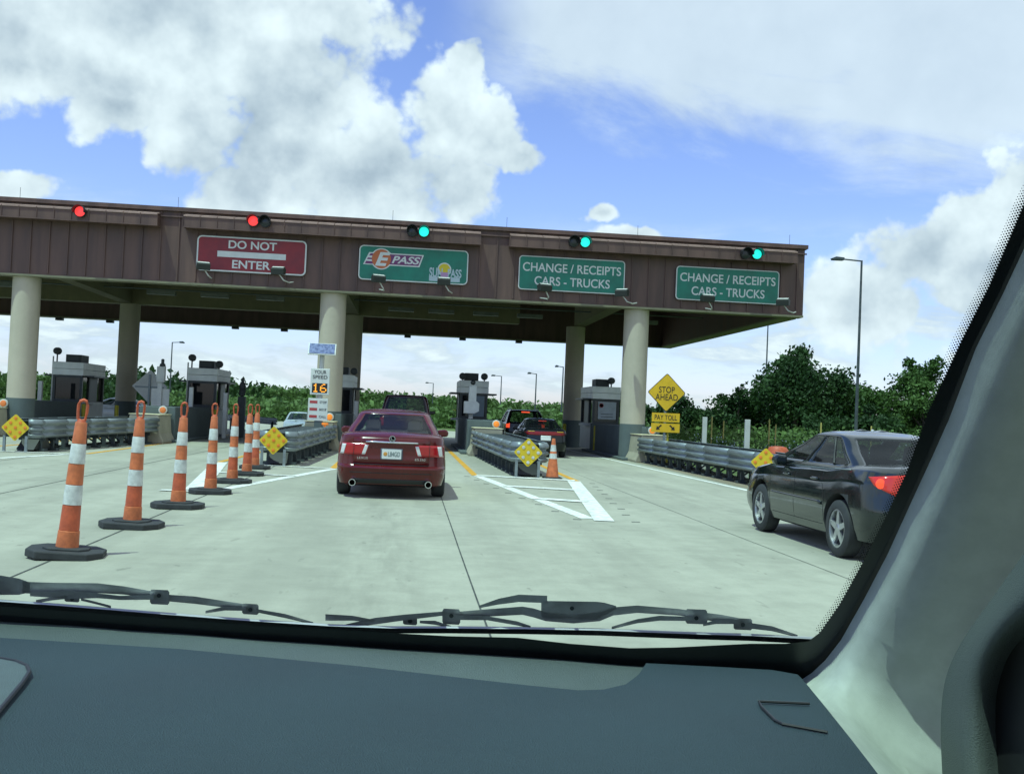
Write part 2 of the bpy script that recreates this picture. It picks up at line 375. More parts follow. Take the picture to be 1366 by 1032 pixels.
# right gore (between the two right lanes)
bar('gore_marking', (1.62, 23.75), (2.62, 14.75), .22, WHITEP)
bar('gore_marking', (3.74, 23.1), (2.80, 14.45), .29, WHITEP, .009)
bar('gore_marking', (1.58, 23.85), (3.80, 23.3), .36, WHITEP, .013)
bar('gore_marking', (1.95, 20.75), (3.42, 20.3), .36, WHITEP, .013)
bar('gore_marking', (2.22, 17.95), (3.10, 17.6), .36, WHITEP, .013)
# middle gore
bar('gore_marking', (-1.70, 24.5), (-3.12, 17.2), .2, WHITEP)
bar('gore_marking', (-4.45, 25.3), (-3.42, 17.3), .34, WHITEP, .009)
bar('gore_marking', (-4.2, 24.9), (-1.75, 24.45), .2, WHITEP, .013)
bar('gore_marking', (-3.9, 21.7), (-2.25, 21.4), .2, WHITEP, .013)
bar('gore_marking', (-3.9, 17.0), (-2.9, 16.9), .2, WHITEP, .013)
# left gore
bar('gore_marking', (-8.2, 26.9), (-9.6, 21.0), .2, WHITEP)
bar('gore_marking', (-10.9, 26.6), (-8.2, 26.4), .2, WHITEP, .013)
bar('gore_marking', (-10.9, 27.0), (-9.7, 20.6), .3, WHITEP, .009)
# lane edges beside the islands and the right edge line
for (x0, y0, x1, y1) in ((1.56, 23.9, 1.46, 50), (3.82, 23.2, 3.95, 50), (-1.74, 24.6, -2.0, 50), (-4.5, 25.4, -4.0, 50), (-8.0, 26.9, -7.9, 50), (-11, 27, -10.2, 50)):
    bar('lane_edge_line', (x0, y0), (x1, y1), .15, YELP)
strip('edge_line', [(7.55, 6), (7.46, 22), (7.23, 29.3), (6.95, 42), (6.9, 80)], .15, .005, WHITEP)
strip('shoulder', [(8.25, -5), (8.25, 38)], 1.15, .0042, concrete('shoulder_concrete', (.30, .25, .17), .25, True))
# raised pavement markers worn off along the gores: small dark scars in the concrete
SCAR = mat('marker_scar', (.19, .19, .165), .9)
for k in range(9):
    t = k / 8.
    mb = MB()
    for a, b, off in (((1.55, 23.5), (2.62, 14.6), -.22), ((3.80, 22.6), (2.95, 14.5), .26)):
        x = a[0] + (b[0] - a[0]) * t + off + .05 * random.random(); y = a[1] + (b[1] - a[1]) * t
        mb.prism([(x - .06, y - .04), (x + .06, y - .05), (x + .07, y + .05), (x - .05, y + .04)], 'z', .003, .006)
    o = mb.build('pavement_scar', SCAR); o['kind'] = 'structure'

# ------------------------------------------------------------------ toll canopy
canopy = thing('toll_canopy', (-5, 36.1, 0), 'long brown metal toll plaza canopy carried on round tan columns', 'canopy')
def cpart(mb, name, m, **k):
    for i, v in enumerate(mb.v): mb.v[i] = (v[0] + 5, v[1] - 36.1, v[2])
    return mb.build(name, m, canopy, **k)
XL, XR, YF, YB, ZB, ZT = -27.0, 13.95, 36.1, 55.2, 5.45, 7.87
mb = MB()
mb.box(((XL + XR) / 2, YF + .2, (ZB + ZT) / 2), (XR - XL, .4, ZT - ZB))
mb.box(((XL + XR) / 2, YB - .2, (ZB + ZT) / 2), (XR - XL, .4, ZT - ZB))
mb.box((XR - .3, (YF + YB) / 2, (ZB + ZT) / 2), (.6, YB - YF - .8, ZT - ZB - .006))
mb.box((XL + .3, (YF + YB) / 2, (ZB + ZT) / 2), (.6, YB - YF - .8, ZT - ZB - .006))
x = XL + .15
k = 0
while x < XR:                                        # standing seams
    mb.box((x, YF - .02, (ZB + ZT) / 2), (.035, .05, ZT - ZB - .1)); x += .605
y = YF + .5
while y < YB: mb.box((XR + .02, y, (ZB + ZT) / 2), (.05, .035, ZT - ZB - .1)); y += .605
cpart(mb, 'fascia', BROWN)
mb = MB(); mb.box(((XL + XR) / 2, YF - .03, ZT + .05), (XR - XL + .16, .18, .14)); mb.box(((XL + XR) / 2, YF - .05, ZT - .2), (XR - XL + .1, .06, .05))
mb.box((XR + .03, (YF + YB) / 2 + .1, ZT + .05), (.14, YB - YF, .138))
cpart(mb, 'coping', BROWN)
mb = MB(); mb.box(((XL + XR) / 2, YF + .19, ZB - .04), (XR - XL, .5, .07)); mb.box((XR - .32, (YF + YB) / 2 + .2, ZB - .04), (.64, YB - YF - .9, .068))
mb.box(((XL + XR) / 2, YB - .3, ZB - .04), (XR - XL, .6, .07))
cpart(mb, 'bottom_flashing', mat('tan_flashing', (.17, .16, .10), .6, 0, .15, 2))
mb = MB(); mb.box(((XL + XR) / 2, (YF + YB) / 2, 7.6), (XR - XL - 1.2, YB - YF - .8, .2))
for i in range(28): mb.box(((XL + XR) / 2, YF + .8 + i * .66, 7.46), (XR - XL - 1.2, .12, .08))
cpart(mb, 'soffit', SOFFIT)
BEAM = concrete('beam_concrete', (.22, .20, .11), .2)
mb = MB(); mb.box(((XL + XR) / 2 - 3, 48.8, 6.35), (XR - XL - 12, .7, 1.25))
cpart(mb, 'beam', BEAM)
for xf, xb in ((-23.4, -23.2), (-13.17, -12.95), (-2.84, -2.82), (7.97, 7.7)):
    mb = MB(); mb.box(((xf + xb) / 2, (YF + .4 + 48.45) / 2, 6.3), (.55, 48.45 - YF - .4, 1.1)); cpart(mb, 'beam', BEAM)
    for x, y in ((xf, 36.62), (xb, 48.8)):
        h = ZB - .075 if y < 40 else 5.72
        mb = MB(); mb.lathe([(.45, 0.0), (.45, 1.3), (.45, 3), (.45, h)], (x, y, 0), 40)
        c = cpart(mb, 'column', COLUMN, smooth=30)
        mb = MB(); mb.lathe([(.456, .0), (.456, 1.275), (.452, 1.28)], (x, y, 0), 40)
        for i, v in enumerate(mb.v): mb.v[i] = (v[0] + 5, v[1] - 36.1, v[2])
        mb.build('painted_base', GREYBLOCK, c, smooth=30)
TRUSS = mat('truss_steel', (.12, .14, .13), .6, .3)
mb = MB()
for x in range(-22, 14, 3):                          # light bracing and conduits under the roof
    if abs(x + 13) < 1.2 or abs(x + 3) < 1.2 or abs(x - 8) < 1.2: continue
    mb.tube([(x, YF + .5, 5.75), (x, 45, 7.35)], .035, 6); mb.tube([(x, YF + .45, 5.9), (x, YF + .45, 7.3)], .035, 6)
mb.tube([(XL + 2, 44, 5.98), (12.5, 44, 5.98)], .03, 6); mb.tube([(XL + 2, YF + 1.2, 5.6), (12.5, YF + 1.2, 5.6)], .03, 6)
cpart(mb, 'bracing', TRUSS)
for x in (-19, -17, -10.6, -8.4, -6.1, -.6, 1.2, 3.2, 5.2, 10.5):
    mb = MB(); mb.box((x, 46.4 if x > -4 else 44.6, 5.9), (1.15, .32, .16)); cpart(mb, 'light_fitting', mat('dull_fitting', (.16, .17, .15), .6, 0, .2, 3))
for x in (-18, -15.5, -9.2, -6.7, -.3, 2.6, 5.6):
    mb = MB(); mb.box((x, YB - .45, ZB - .15), (.34, .3, .14)); cpart(mb, 'soffit_lamp', DARKM)
mb = MB()
for x in (-21, -13.4, -8.2, -.9, 3.1, 7.8, 13.4): mb.tube([(x, YF + .1, ZT), (x, YF + .1, ZT + .5)], .007, 5)
cpart(mb, 'lightning_rods', DARKM)
# projecting light boxes along the fascia
for (x0, x1) in ((-21, -8.72), (-7.88, 2.18), (3.19, 13.5)):
    mb = MB(); n = max(2, int((x1 - x0) / .55)); w = (x1 - x0) / n
    mb.prism([(YF - .5, 7.27), (YF - .002, 7.27), (YF - .002, 7.62), (YF - .5, 7.62)], 'x', x0, x1)
    mb.box(((x0 + x1) / 2, YF - .505, 7.265), (x1 - x0 + .02, .03, .04))
    for i in range(n): mb.box((x0 + i * w, YF - .51, 7.45), (.02, .03, .34))
    b = cpart(mb, 'light_box', BROWN)
    mb = MB()
    for i in range(n): mb.prism([(YF - .53, 7.615), (YF - .003, 7.74), (YF - .003, 7.79), (YF - .53, 7.665)], 'x', x0 + i * w + .012, x0 + (i + 1) * w - .012)
    for i, v in enumerate(mb.v): mb.v[i] = (v[0] + 5, v[1] - 36.1, v[2])
    mb.build('lid', BROWNT, b)

# fascia signs
def plate(root, w, h, r, face, y=0.0, z=0.0, border=.05):
    mb = MB(); mb.prism([(a, b + z) for a, b in rrect(w, h, r)], 'y', y, y + .04); p = mb.build('border', SIGNW, root)
    mb = MB(); mb.prism([(a, b + z) for a, b in rrect(w - 2 * border, h - 2 * border, r * .75)], 'y', y - .006, y - .0005); mb.build('face', face, root)
def lettering(root, s, w, h, x, z, m=SIGNW, y=-.010, **k): return text('lettering', s, w, h, m, root, (x, y, z), **k)
SGN = dict(group='signs on the canopy front')
s1 = thing('sign', (-5.62, YF - .12, 6.48), 'red canopy sign reading DO NOT ENTER with a white bar', 'sign', **SGN)
plate(s1, 3.68, 1.2, .16, SIGNR); lettering(s1, 'DO NOT', 1.62, .28, .02, .34, bold=.02); lettering(s1, 'ENTER', 1.28, .28, 0, -.33, bold=.02)
mb = MB(); mb.box((0, -.009, 0), (2.3, .006, .2)); mb.build('white_bar', SIGNW, s1)
s2 = thing('sign', (-.1, YF - .12, 6.47), 'green canopy sign with the orange and purple electronic pass logos', 'sign', **SGN)
plate(s2, 3.78, 1.2, .16, SIGNG, border=.04)
PURP = mat('purple_sheeting', (.16, .035, .13), .5); LORG = mat('logo_orange', (.50, .13, .04), .5); PALE = mat('pale_blue_sheeting', (.42, .52, .55), .5); YEL = mat('logo_yellow', (.62, .48, .02), .5); PINK = mat('logo_pink', (.45, .25, .42), .5)
def slab2(root, name, pts, m, y0, y1):
    mb = MB(); mb.prism(pts, 'y', y0, y1); return mb.build(name, m, root)
slab2(s2, 'logo_outline', [(-1.72, .02), (-1.5, .42), (.38, .40), (.16, -.06), (-1.7, -.04)][:4] + [(.1, -.04)], SIGNW, -.010, -.0065) if False else None
slab2(s2, 'logo_outline', [(-1.74, -.07), (-1.55, .36), (.34, .36), (.2, -.07)], SIGNW, -.010, -.0065)
slab2(s2, 'logo_band', [(-1.02, -.03), (-.9, .32), (.28, .32), (.16, -.03)], PURP, -.014, -.0105)
for z0, z1, x0 in ((-.04, .05, -1.68), (.11, .17, -1.62), (.24, .32, -1.54)): slab2(s2, 'logo_stripe', [(x0, z0), (x0 + .04, z1), (-1.2, z1), (-1.2, z0)], PURP, -.014, -.0105)
slab2(s2, 'logo_disc', [(-1.12 + .37 * math.cos(a * .2094), .145 + .37 * math.sin(a * .2094)) for a in range(30)], SIGNW, -.013, -.0102)
slab2(s2, 'logo_disc', [(-1.12 + .33 * math.cos(a * .2094), .145 + .33 * math.sin(a * .2094)) for a in range(30)], LORG, -.018, -.0135)
lettering(s2, 'E', .52, .48, -1.07, .14, y=-.024, bold=.035, shear=.3); lettering(s2, 'PASS', .98, .26, -.27, .145, y=-.018, bold=.025, shear=.3)
slab2(s2, 'logo_base', [(.55, -.52), (.55, -.36), (1.62, -.36), (1.62, -.52)], PALE, -.010, -.0065)
slab2(s2, 'logo_sun', [(1.07 + .24 * math.cos(a * .2094), -.1 + .24 * math.sin(a * .2094)) for a in range(30)], SIGNW, -.010, -.0065)
slab2(s2, 'logo_sun', [(1.07 + .2 * math.cos(a * .2094), -.1 + .2 * math.sin(a * .2094)) for a in range(30)], YEL, -.014, -.0105)
slab2(s2, 'logo_sun_base', [(.95, -.36), (.95, -.2), (1.2, -.2), (1.2, -.36)], PINK, -.018, -.0145)
lettering(s2, 'SUN', .46, .34, .78, -.22, m=PALE, y=-.015, bold=.03); lettering(s2, 'PASS', .48, .3, 1.43, -.22, m=PALE, y=-.015, bold=.03)
for x, lab in ((5.46, 'green CHANGE RECEIPTS canopy sign left of the last front column'), (11.1, 'green CHANGE RECEIPTS canopy sign at the right end of the canopy')):
    s = thing('sign', (x, YF - .12, 6.43 if x < 8 else 6.38), lab, 'sign', **SGN)
    plate(s, 3.78, 1.2, .13, SIGNG, border=.035)
    lettering(s, 'CHANGE / RECEIPTS', 3.5, .31, 0, .21, bold=.012); lettering(s, 'CARS - TRUCKS', 2.68, .31, .02, -.26, bold=.012)
# floodlights on bent arms under the signs
FL = [(-7.05, 'at the lower left of the red sign'), (-4.6, 'at the lower right of the red sign'), (-1.25, 'at the lower left of the pass logo sign'), (.95, 'below the small sun logo'),
      (4.42, 'at the lower left of the sign left of the last column'), (7.1, 'at the lower right of the sign left of the last column'), (10.15, 'at the lower left of the end sign'), (12.85, 'at the lower right of the end sign')]
fl0 = None
for i, (x, where) in enumerate(FL):
    if fl0 is None:
        fl0 = thing('floodlight', (0, 0, 0), '', 'floodlight', 'floodlights under the canopy signs')
        mb = MB(); mb.tube([(.28, .9, -.25), (.3, .35, -.34), (.18, .06, -.3), (.05, 0, -.12)], .022, 8); mb.build('arm', GREYM, fl0, smooth=40)
        mb = MB(); mb.prism([(-.1, -.14), (.16, -.1), (.2, .08), (.02, .14), (-.14, .06)], 'x', -.22, .22); mb.build('lamp_housing', mat('floodlight_dark', (.02, .024, .02), .6), fl0, bevel=.015)
        mb = MB(); mb.box((0, -.02, .125), (.38, .16, .012), M=Matrix.Rotation(.3, 3, 'X')); mb.build('lamp_glass', LGREYM, fl0)
        o = fl0
    else: o = copy_tree(fl0)
    o.location = (x, YF - .95, (5.92, 5.90, 5.82, 5.85, 5.83, 5.80, 5.77, 5.78)[i]); o['label'] = 'dark floodlight ' + where
    o.rotation_euler = (0, 0, (.25, -.15, .3, 0, .35, -.5, .1, -.55)[i]); o.scale = (1, 1, 1)
# lane signals: two round lamps side by side
GRN = mat('green_signal_lit', (0, .5, .4), .3, emit=(.02, .95, .72), estr=1.0); REDS = mat('red_signal_lit', (.6, .02, .02), .3, emit=(1, .06, .06), estr=1.0); OFF = mat('signal_lens_off', (.02, .025, .025), .25)
SG = [(-11.2, 7.55, 'r', 'leftmost red lane signal on the light box at the left edge', 0), (-5.35, 7.58, 'R', 'red lane signal above the DO NOT ENTER sign', .24), (.0, 7.56, 'G', 'green lane signal above the pass logo sign', -.24),
      (5.6, 7.53, 'G', 'green lane signal above the sign left of the last column', -.24), (11.76, 7.47, 'G', 'green lane signal above the sign at the right end', -.24)]
for x, z, c, lab, off in SG:
    s = thing('lane_signal', (x, YF - .62, z), lab, 'traffic signal', 'lane signals on the canopy')
    xs = (0,) if c == 'r' else (-.2, .2)
    lit = {'r': 0, 'R': -.2, 'G': .2}[c]
    for q in xs:
        mb = MB(); mb.lathe([(.06, .3), (.17, .26), (.19, .02), (.19, 0)], (q, 0, 0), 20, 'y'); h = mb.build('housing', BLACKP, s, smooth=40)
        mb = MB(); mb.lathe([(.165, -.004), (.165, -.02), (.1, -.035), (.01, -.04)], (q, 0, 0), 20, 'y'); mb.build('lens', (OFF if q != lit else (GRN if c == 'G' else REDS)), h, smooth=40)
        mb = MB(); n = 14                                # visor over the lens
        rows = [[(q + .195 * math.cos(R(-15 + 210 * k / n)), -.26 + .26 * j if k < 99 else 0, .195 * math.sin(R(-15 + 210 * k / n))) for k in range(n + 1)] for j in (0, 1)]
        mb.grid(rows); v = mb.build('visor', BLACKP, h); sm = v.modifiers.new('wall', 'SOLIDIFY'); sm.thickness = .012
        if c != 'r' and q != lit: pass
    mb = MB(); mb.box((0, .27, 0), (.5 if c != 'r' else .2, .06, .1)); mb.build('bracket', DARKM, s)

# ------------------------------------------------------------------ islands: barrier noses and grey blocks
ISL = [(-13.9, 'at the far left edge'), (-8.55, 'behind the left crash cushion'), (-2.95, 'behind the speed display'), (2.65, 'behind the crash cushion with white dots'), (8.3, 'beside the STOP AHEAD sign')]
for i, (x, where) in enumerate(ISL):
    t = thing('island_barrier', (x, 34.4, 0), 'concrete nose and grey block of the island ' + where, 'barrier', 'toll island barriers')
    w = .52
    mb = MB(); mb.prism([(-w - .12, 0), (w + .12, 0), (w + .12, .08), (w, .32), (w - .06, .92), (-w + .06, .92), (-w, .32), (-w - .12, .08)], 'y', .1, 1.8)
    mb.build('barrier_nose', BARR, t, bevel=.03)
    mb = MB(); mb.box((0, .95, .935), (2 * w - .06, 1.72, .026)); mb.build('cap', concrete('cap%d' % i, (.55, .5, .33), .15), t, bevel=.008)
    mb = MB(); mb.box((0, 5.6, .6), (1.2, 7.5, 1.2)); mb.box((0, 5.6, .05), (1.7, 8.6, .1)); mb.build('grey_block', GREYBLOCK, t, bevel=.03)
    lx = {0: .35, 1: .2, 2: .2, 3: .38, 4: .3}[i]
    mb = MB(); mb.lathe([(.145, 1.82), (.145, 1.75), (.13, 1.74)], (lx, 0, 1.08), 20, 'y'); a = mb.build('warning_light', GREYM, t, smooth=40)
    mb = MB(); mb.lathe([(.105, 1.735), (.085, 1.70), (.03, 1.685)], (lx, 0, 1.08), 20, 'y'); mb.build('lens', AMBERD if i in (0, 1) else AMBER, a, smooth=40)

# ------------------------------------------------------------------ crash cushions
def thrie(L, s):
    prof = [(0, .02), (.02, .0), (.075, .045), (.08, .075), (.012, .115), (.012, .15), (.075, .19), (.08, .23), (.012, .275), (.012, .31), (.075, .35), (.08, .40), (.03, .465), (0, .46)]
    return [(s * a, b) for a, b in prof]
def cushion(name, f, b, wf, wb, label):
    f = Vector(f); b = Vector(b); d = b - f; L = d.length; rz = math.atan2(d.y, d.x) - math.pi / 2
    t = thing('crash_cushion', (f.x, f.y, 0), label, 'crash cushion', 'crash cushions in front of the islands', rz)
    nb = 6
    for s in (-1, 1):
        mb = MB()
        for i in range(nb):
            y0, y1 = L * i / nb, L * (i + 1) / nb + .12
            for j in (0, 1): pass
            rows = []
            for y in (y0, y1):
                hw = (wf + (wb - wf) * y / L) / 2 + (.004 if i % 2 else 0.0)
                rows.append([(s * hw + a, y, .35 + q + .03 * y / L) for a, q in thrie(L, s)])
            mb.grid(rows)
        if True:                                     # curled front end
            hw = wf / 2
            rows = [[(s * (hw + .0) * math.cos(an) + a * math.cos(an), -.30 * math.sin(an) - a * abs(math.sin(an)) * s, .35 + q) for a, q in thrie(L, s)] for an in (0, .4, .8, 1.15)]
            mb.grid(rows)
        r = mb.build('rail', STEEL, t, smooth=50); m2 = r.modifiers.new('wall', 'SOLIDIFY'); m2.thickness = .01
    for i in range(nb * 2):
        y = L * (i + .4) / (nb * 2); hw = (wf + (wb - wf) * y / L) / 2 - .03
        mb = MB(); mb.box((0, y, .52), (2 * hw, .05, .5))
        for s in (-1, 1): mb.box((s * (hw - .12), y, .17), (.09, .07, .34)); mb.box((s * (hw - .1), y + .05, .035), (.22, .2, .07)); 
        mb.tube([(-hw + .1, y, .3), (-hw + .3, y + .3, .08)], .025, 5); mb.tube([(hw - .1, y, .3), (hw - .3, y + .3, .08)], .025, 5)
        mb.build('diaphragm', DSTEEL, t)
    mb = MB(); mb.box((0, L / 2, .05), (.22, L, .1)); mb.prism([(-.1, .05), (.9, .05), (.6, .35), (.2, .3)], 'x', -.22, .22); mb.build('base_track', BLACKP, t)
    for i in range(nb):
        y = L * (i + .5) / nb; hw = (wf + (wb - wf) * y / L) / 2 - .04
        mb = MB(); mb.box((0, y, .76), (2 * hw, L / nb - .16, .02)); mb.build('cartridge_cover', DSTEEL, t)
    return t, rz
CUSH = [((-9.5, 27.0), (-8.62, 34.5), .72, .95, 'crash cushion with grey rails at the far left, behind the first tall cone', -9.62, 26.5, 'or'),
        ((-3.08, 25.1), (-2.95, 34.5), .82, 1.0, 'crash cushion with grey rails left of the red sedan', -3.14, 24.65, 'or'),
        ((2.82, 24.2), (2.65, 34.5), .80, 1.0, 'crash cushion with grey rails right of the red sedan', 2.76, 23.75, 'wh'),
        ((8.45, 23.4), (8.3, 34.5), .82, .98, 'crash cushion with grey rails beside the black sedan and the STOP AHEAD sign', 8.12, 22.95, 'or')]
MK = {-9.62: 'yellow diamond marker with orange dots on the far left crash cushion', -3.14: 'yellow diamond marker with orange dots left of the red sedan', 2.76: 'yellow diamond marker with nine white dots right of the red sedan', 8.12: 'yellow diamond marker with orange dots, tilted, half behind the black sedan'}
for f, b, wf, wb, lab, mx_, my_, c in CUSH:
    cushion('crash_cushion', f, b, wf, wb, lab)
    t = thing('object_marker', (mx_, my_, 0), MK[mx_], 'road sign', 'diamond markers on the crash cushions', {8.12: -.35}.get(mx_, 0))
    h = .34; cz = .585 if c == 'wh' else .60
    dia = [(0, cz + h), (h, cz), (0, cz - h), (-h, cz)]
    mb = MB(); mb.prism([(-.02, cz + h - .02), (.02, cz + h - .02), (h - .02, cz + .02), (h - .02, cz - .02), (.02, cz - h + .02), (-.02, cz - h + .02), (-h + .02, cz - .02), (-h + .02, cz + .02)], 'y', 0, .012)
    pl = mb.build('plate', SIGNYO, t)
    for ii in range(3):
        for jj in range(3):
            a, e = (ii - 1) * .115 * 1.414, (jj - 1) * .115 * 1.414
            mb = MB(); mb.lathe([(.038, -.006), (.036, -.012), (.012, -.015)], ((a - e) * .707, 0, cz + (a + e) * .707), 14, 'y'); mb.build('reflector_dot', REFW if c == 'wh' else DOTO, pl)
    for q in (-.26, .26):
        mb = MB(); mb.box((q, .05, .2), (.06, .06, .4)); mb.build('leg', STEEL, t)
# ------------------------------------------------------------------ toll booths
BPANEL = mat('booth_panel', (.82, .83, .77), .5, .1, .12, 1.5); BDARK = mat('booth_dark_frame', (.03, .035, .036), .45); BLOW = mat('booth_lower_panel', (.46, .47, .45), .55, .1, .12, 2)
NOTICE = mat('grey_notice', (.34, .38, .40), .4, 0, .1, 5)
BT = [(-13.86, 'toll booth farthest left, behind the far left crash cushion', 1), (-8.53, 'toll booth in line with the tall cones, two lamps on its roof', 1), (-3.0, 'toll booth behind the middle front column', 1), (2.65, 'toll booth between the two right lanes with a grey cabinet in front', 0), (8.3, 'toll booth beside the last front column with a notice in its window', 0)]
for x, lab, left in BT:
    t = thing('toll_booth', (x, 43.5, 0), lab, 'toll booth', 'toll booths under the canopy')
    w, d = 1.16, 3.0
    mb = MB(); mb.box((0, d / 2, .65), (w, d, 1.1)); mb.build('lower_wall', BLOW, t, bevel=.01)
    mb = MB(); mb.box((0, d / 2, 2.65), (w + .06, d + .06, .27)); mb.box((0, d / 2, 2.382), (w + .06, d + .06, .25)); mb.build('roof_band', BPANEL, t, bevel=.012)
    mb = MB()
    for q in (-1, 1):
        for yy in (.05, 1.0, 2.0, d - .05): mb.box((q * (w / 2 - .05), yy, 1.73), (.1, .1, 1.06))
        mb.box((q * (w / 2 - .02), 1.5, 1.73), (.05, .9, 1.06))
    mb.box((0, .045, 2.21), (w - .2, .07, .09)); mb.box((0, .045, 1.245), (w - .2, .07, .09)); mb.box((0, d - .05, 1.73), (w - .2, .06, 1.06)); mb.box((0, d / 2, 1.21), (w - .1, d - .1, .03))
    mb.build('frame', BDARK, t)
    mb = MB(); mb.box((0, .05, 1.73), (w - .22, .012, .88)); mb.build('front_window', GLB, t)
    for q in (-1, 1):
        for y0, y1 in ((.1, .95), (2.05, d - .1)):
            mb = MB(); mb.box((q * (w / 2 - .06), (y0 + y1) / 2, 1.73), (.012, y1 - y0, 1.04)); mb.build('side_window', GLB, t)
        mb = MB(); mb.prism([(-.04, 1.2), (.42, 1.2), (.42, 2.26), (-.04, 2.26)] if False else [(.6, 1.1), (1.6, 1.1), (1.6, 1.18), (.6, 1.18)], 'x', q * (w / 2 + .15) - .15, q * (w / 2 + .15) + .15); mb.build('counter', GREYM, t)
        mb = MB(); mb.box((q * (w / 2 + .2), 1.2, 2.24), (.4, 2.0, .06)); mb.build('awning', BDARK, t)
    if x > 5: mb = MB(); mb.box((.05, -.005, 1.77), (.78, .01, .74)); n_ = mb.build('notice', NOTICE, t)
    if x == 2.65: mb = MB(); mb.box((.12, -.005, 1.72), (.66, .01, .86)); n_ = mb.build('notice', mat('blue_grey_panel', (.14, .19, .23), .4, 0, .1, 4), t)
    if x > 5:
        mb = MB(); mb.lathe([(.10, -.013), (.10, -.016), (.075, -.016), (.075, -.013)], (-.2, 0, 1.98), 20, 'y'); mb.build('prohibition_mark', mat('dull_red', (.3, .06, .07), .6), n_)
        for k in range(2): mb = MB(); mb.box((.05, -.0125, 1.62 - .12 * k), (.52, .004, .022)); mb.build('notice_line', INK, n_)
    mb = MB(); mb.box((.05 if left else -.1, .95, 2.95), (.62 if left else .58, 1.0, .33)); mb.box((.05 if left else -.1, .44, 2.95), (.5, .04, .22)); mb.build('air_conditioner', DARKM, t, bevel=.015)
    lamps = {-13.86: [(-.5, 3.22)], -8.53: [(-.48, 3.2), (.62, 2.98)], -3.0: [(.6, 2.95)], 2.65: [(-.5, 2.96), (.42, 2.98)], 8.3: [(.22, 3.05)]}[x]
    for lx, lz in lamps:
        mb = MB(); mb.tube([(lx, .15, 2.78), (lx, .15, lz - .1)], .03, 8); mb.lathe([(.05, -.02), (.14, .03), (.15, .24), (.11, .32), (.05, .33)], (lx, 0, lz), 16, 'y')
        mb.build('roof_lamp', DARKM, t, smooth=40)
    if x == -8.53 or x == -13.86:
        mb = MB(); mb.tube([(-w / 2 - .02, .0, 1.2), (-w / 2 - .02, 0, 3.0)], .03, 6); mb.build('lamp_post', GREYM, t)
# posts, bollards and cabinets around the islands
def post(name, x, y, z0, z1, r, m, label, cat, group=None, cap=None):
    mb = MB(); mb.lathe([(r, z0), (r, z1 - .03), (r * .7, z1)], (0, 0, 0), 14); o = mb.build(name, m, None, smooth=40); o.location = (x, y, 0); return tag(o, label, cat, group)
BL = [(-12.9, 42.6, .42, 'yellow bollard in front of the farthest left booth'), (-11.9, 43.6, .4, 'yellow bollard right of the farthest left booth'), (-7.75, 42.4, .4, 'yellow bollard in front of the booth in line with the cones'),
      (7.73, 42.6, .4, 'yellow bollard at the corner of the booth beside the last column'), (6.85, 45.5, .4, 'dull yellow bollard behind the last rear column'), (8.55, 41.9, .4, 'short tan post in front of the last booth')]
for x, y, q, lab in BL: post('bollard', x, y, .0, 1.12, .085, YELPOST if 'tan' not in lab else BARR, lab, 'bollard', 'bollards beside the booths')
GP = [(-12.55 - 1.7, 41.6, 1.95, 'tall pale square post in front of the farthest left booth'), (-8.35, 40.6, 1.95, 'tall pale post in front of the booth in line with the cones'), (-7.3, 42.0, 1.8, 'pale post at the right of the booth in line with the cones'), (-2.1, 41.0, 1.7, 'pale post beside the booth behind the middle column')]
for x, y, h, lab in GP:
    mb = MB(); mb.box((0, 0, h / 2), (.15, .15, h)); o = mb.build('equipment_post', LGREYM, None, bevel=.01); o.location = (x, y, 0); tag(o, lab, 'post', 'pale posts before the booths')
t = thing('equipment_mast', (-6.98, 44, 0), 'dark mast with a stacked finial right of the booth behind the cones', 'mast')
mb = MB(); mb.box((0, 0, .85), (.3, .3, 1.7)); mb.build('cabinet', DARKM, t, bevel=.02)
mb = MB(); mb.lathe([(.06, 1.7), (.12, 1.75), (.14, 1.95), (.1, 2.0), (.13, 2.05), (.12, 2.25), (.06, 2.3), (.05, 2.45), (.01, 2.48)], n=14); mb.build('finial', DARKM, t)
t = thing('signal_cabinet', (2.38, 40.6, 0), 'grey equipment cabinets on a post before the booth between the right lanes', 'cabinet')
mb = MB(); mb.box((0, 0, 1.2), (.16, .16, 2.4)); mb.build('post', LGREYM, t)
mb = MB(); mb.box((.03, -.12, 2.18), (.3, .18, .62)); mb.build('upper_box', BPANEL, t, bevel=.02)
mb = MB(); mb.prism([(-.3, 1.4), (.12, 1.4), (.3, 1.5), (.3, 1.8), (.2, 1.88), (-.3, 1.88)], 'y', -.3, -.05); mb.build('lower_box', BPANEL, t, bevel=.02)
mb = MB(); mb.lathe([(.1, -.08), (.1, -.14), (.05, -.16)], (.03, 0, 2.62), 14, 'y'); mb.build('lens', OFF, t)
# back sides of signs behind the second booth
t = thing('bare_diamond_sign', (-10.25, 42, 0), 'bare back of a diamond sign beyond the second tall cone', 'road sign')
mb = MB(); mb.prism([(0, 2.58), (.68, 1.92), (0, 1.25), (-.68, 1.92)], 'y', 0, .02); mb.build('plate', GREYM, t)
mb = MB(); mb.box((0, -.05, 1.2), (.07, .06, 2.4)); mb.box((0, -.03, 1.9), (1.1, .03, .06)); mb.build('post', STEEL, t)
t = thing('bare_sign', (-9.45, 40.4, 0), 'bare pale back of a square sign and signal boxes on a post beyond the cones', 'road sign')
mb = MB(); mb.box((0, 0, 1.45), (.66, .03, .78)); mb.build('plate', LGREYM, t)
mb = MB(); mb.box((-.02, -.06, 1.3), (.16, .08, 2.6)); mb.build('post', LGREYM, t)
mb = MB(); mb.box((.02, -.12, 2.38), (.3, .2, .6)); mb.build('signal_box', LGREYM, t, bevel=.02)
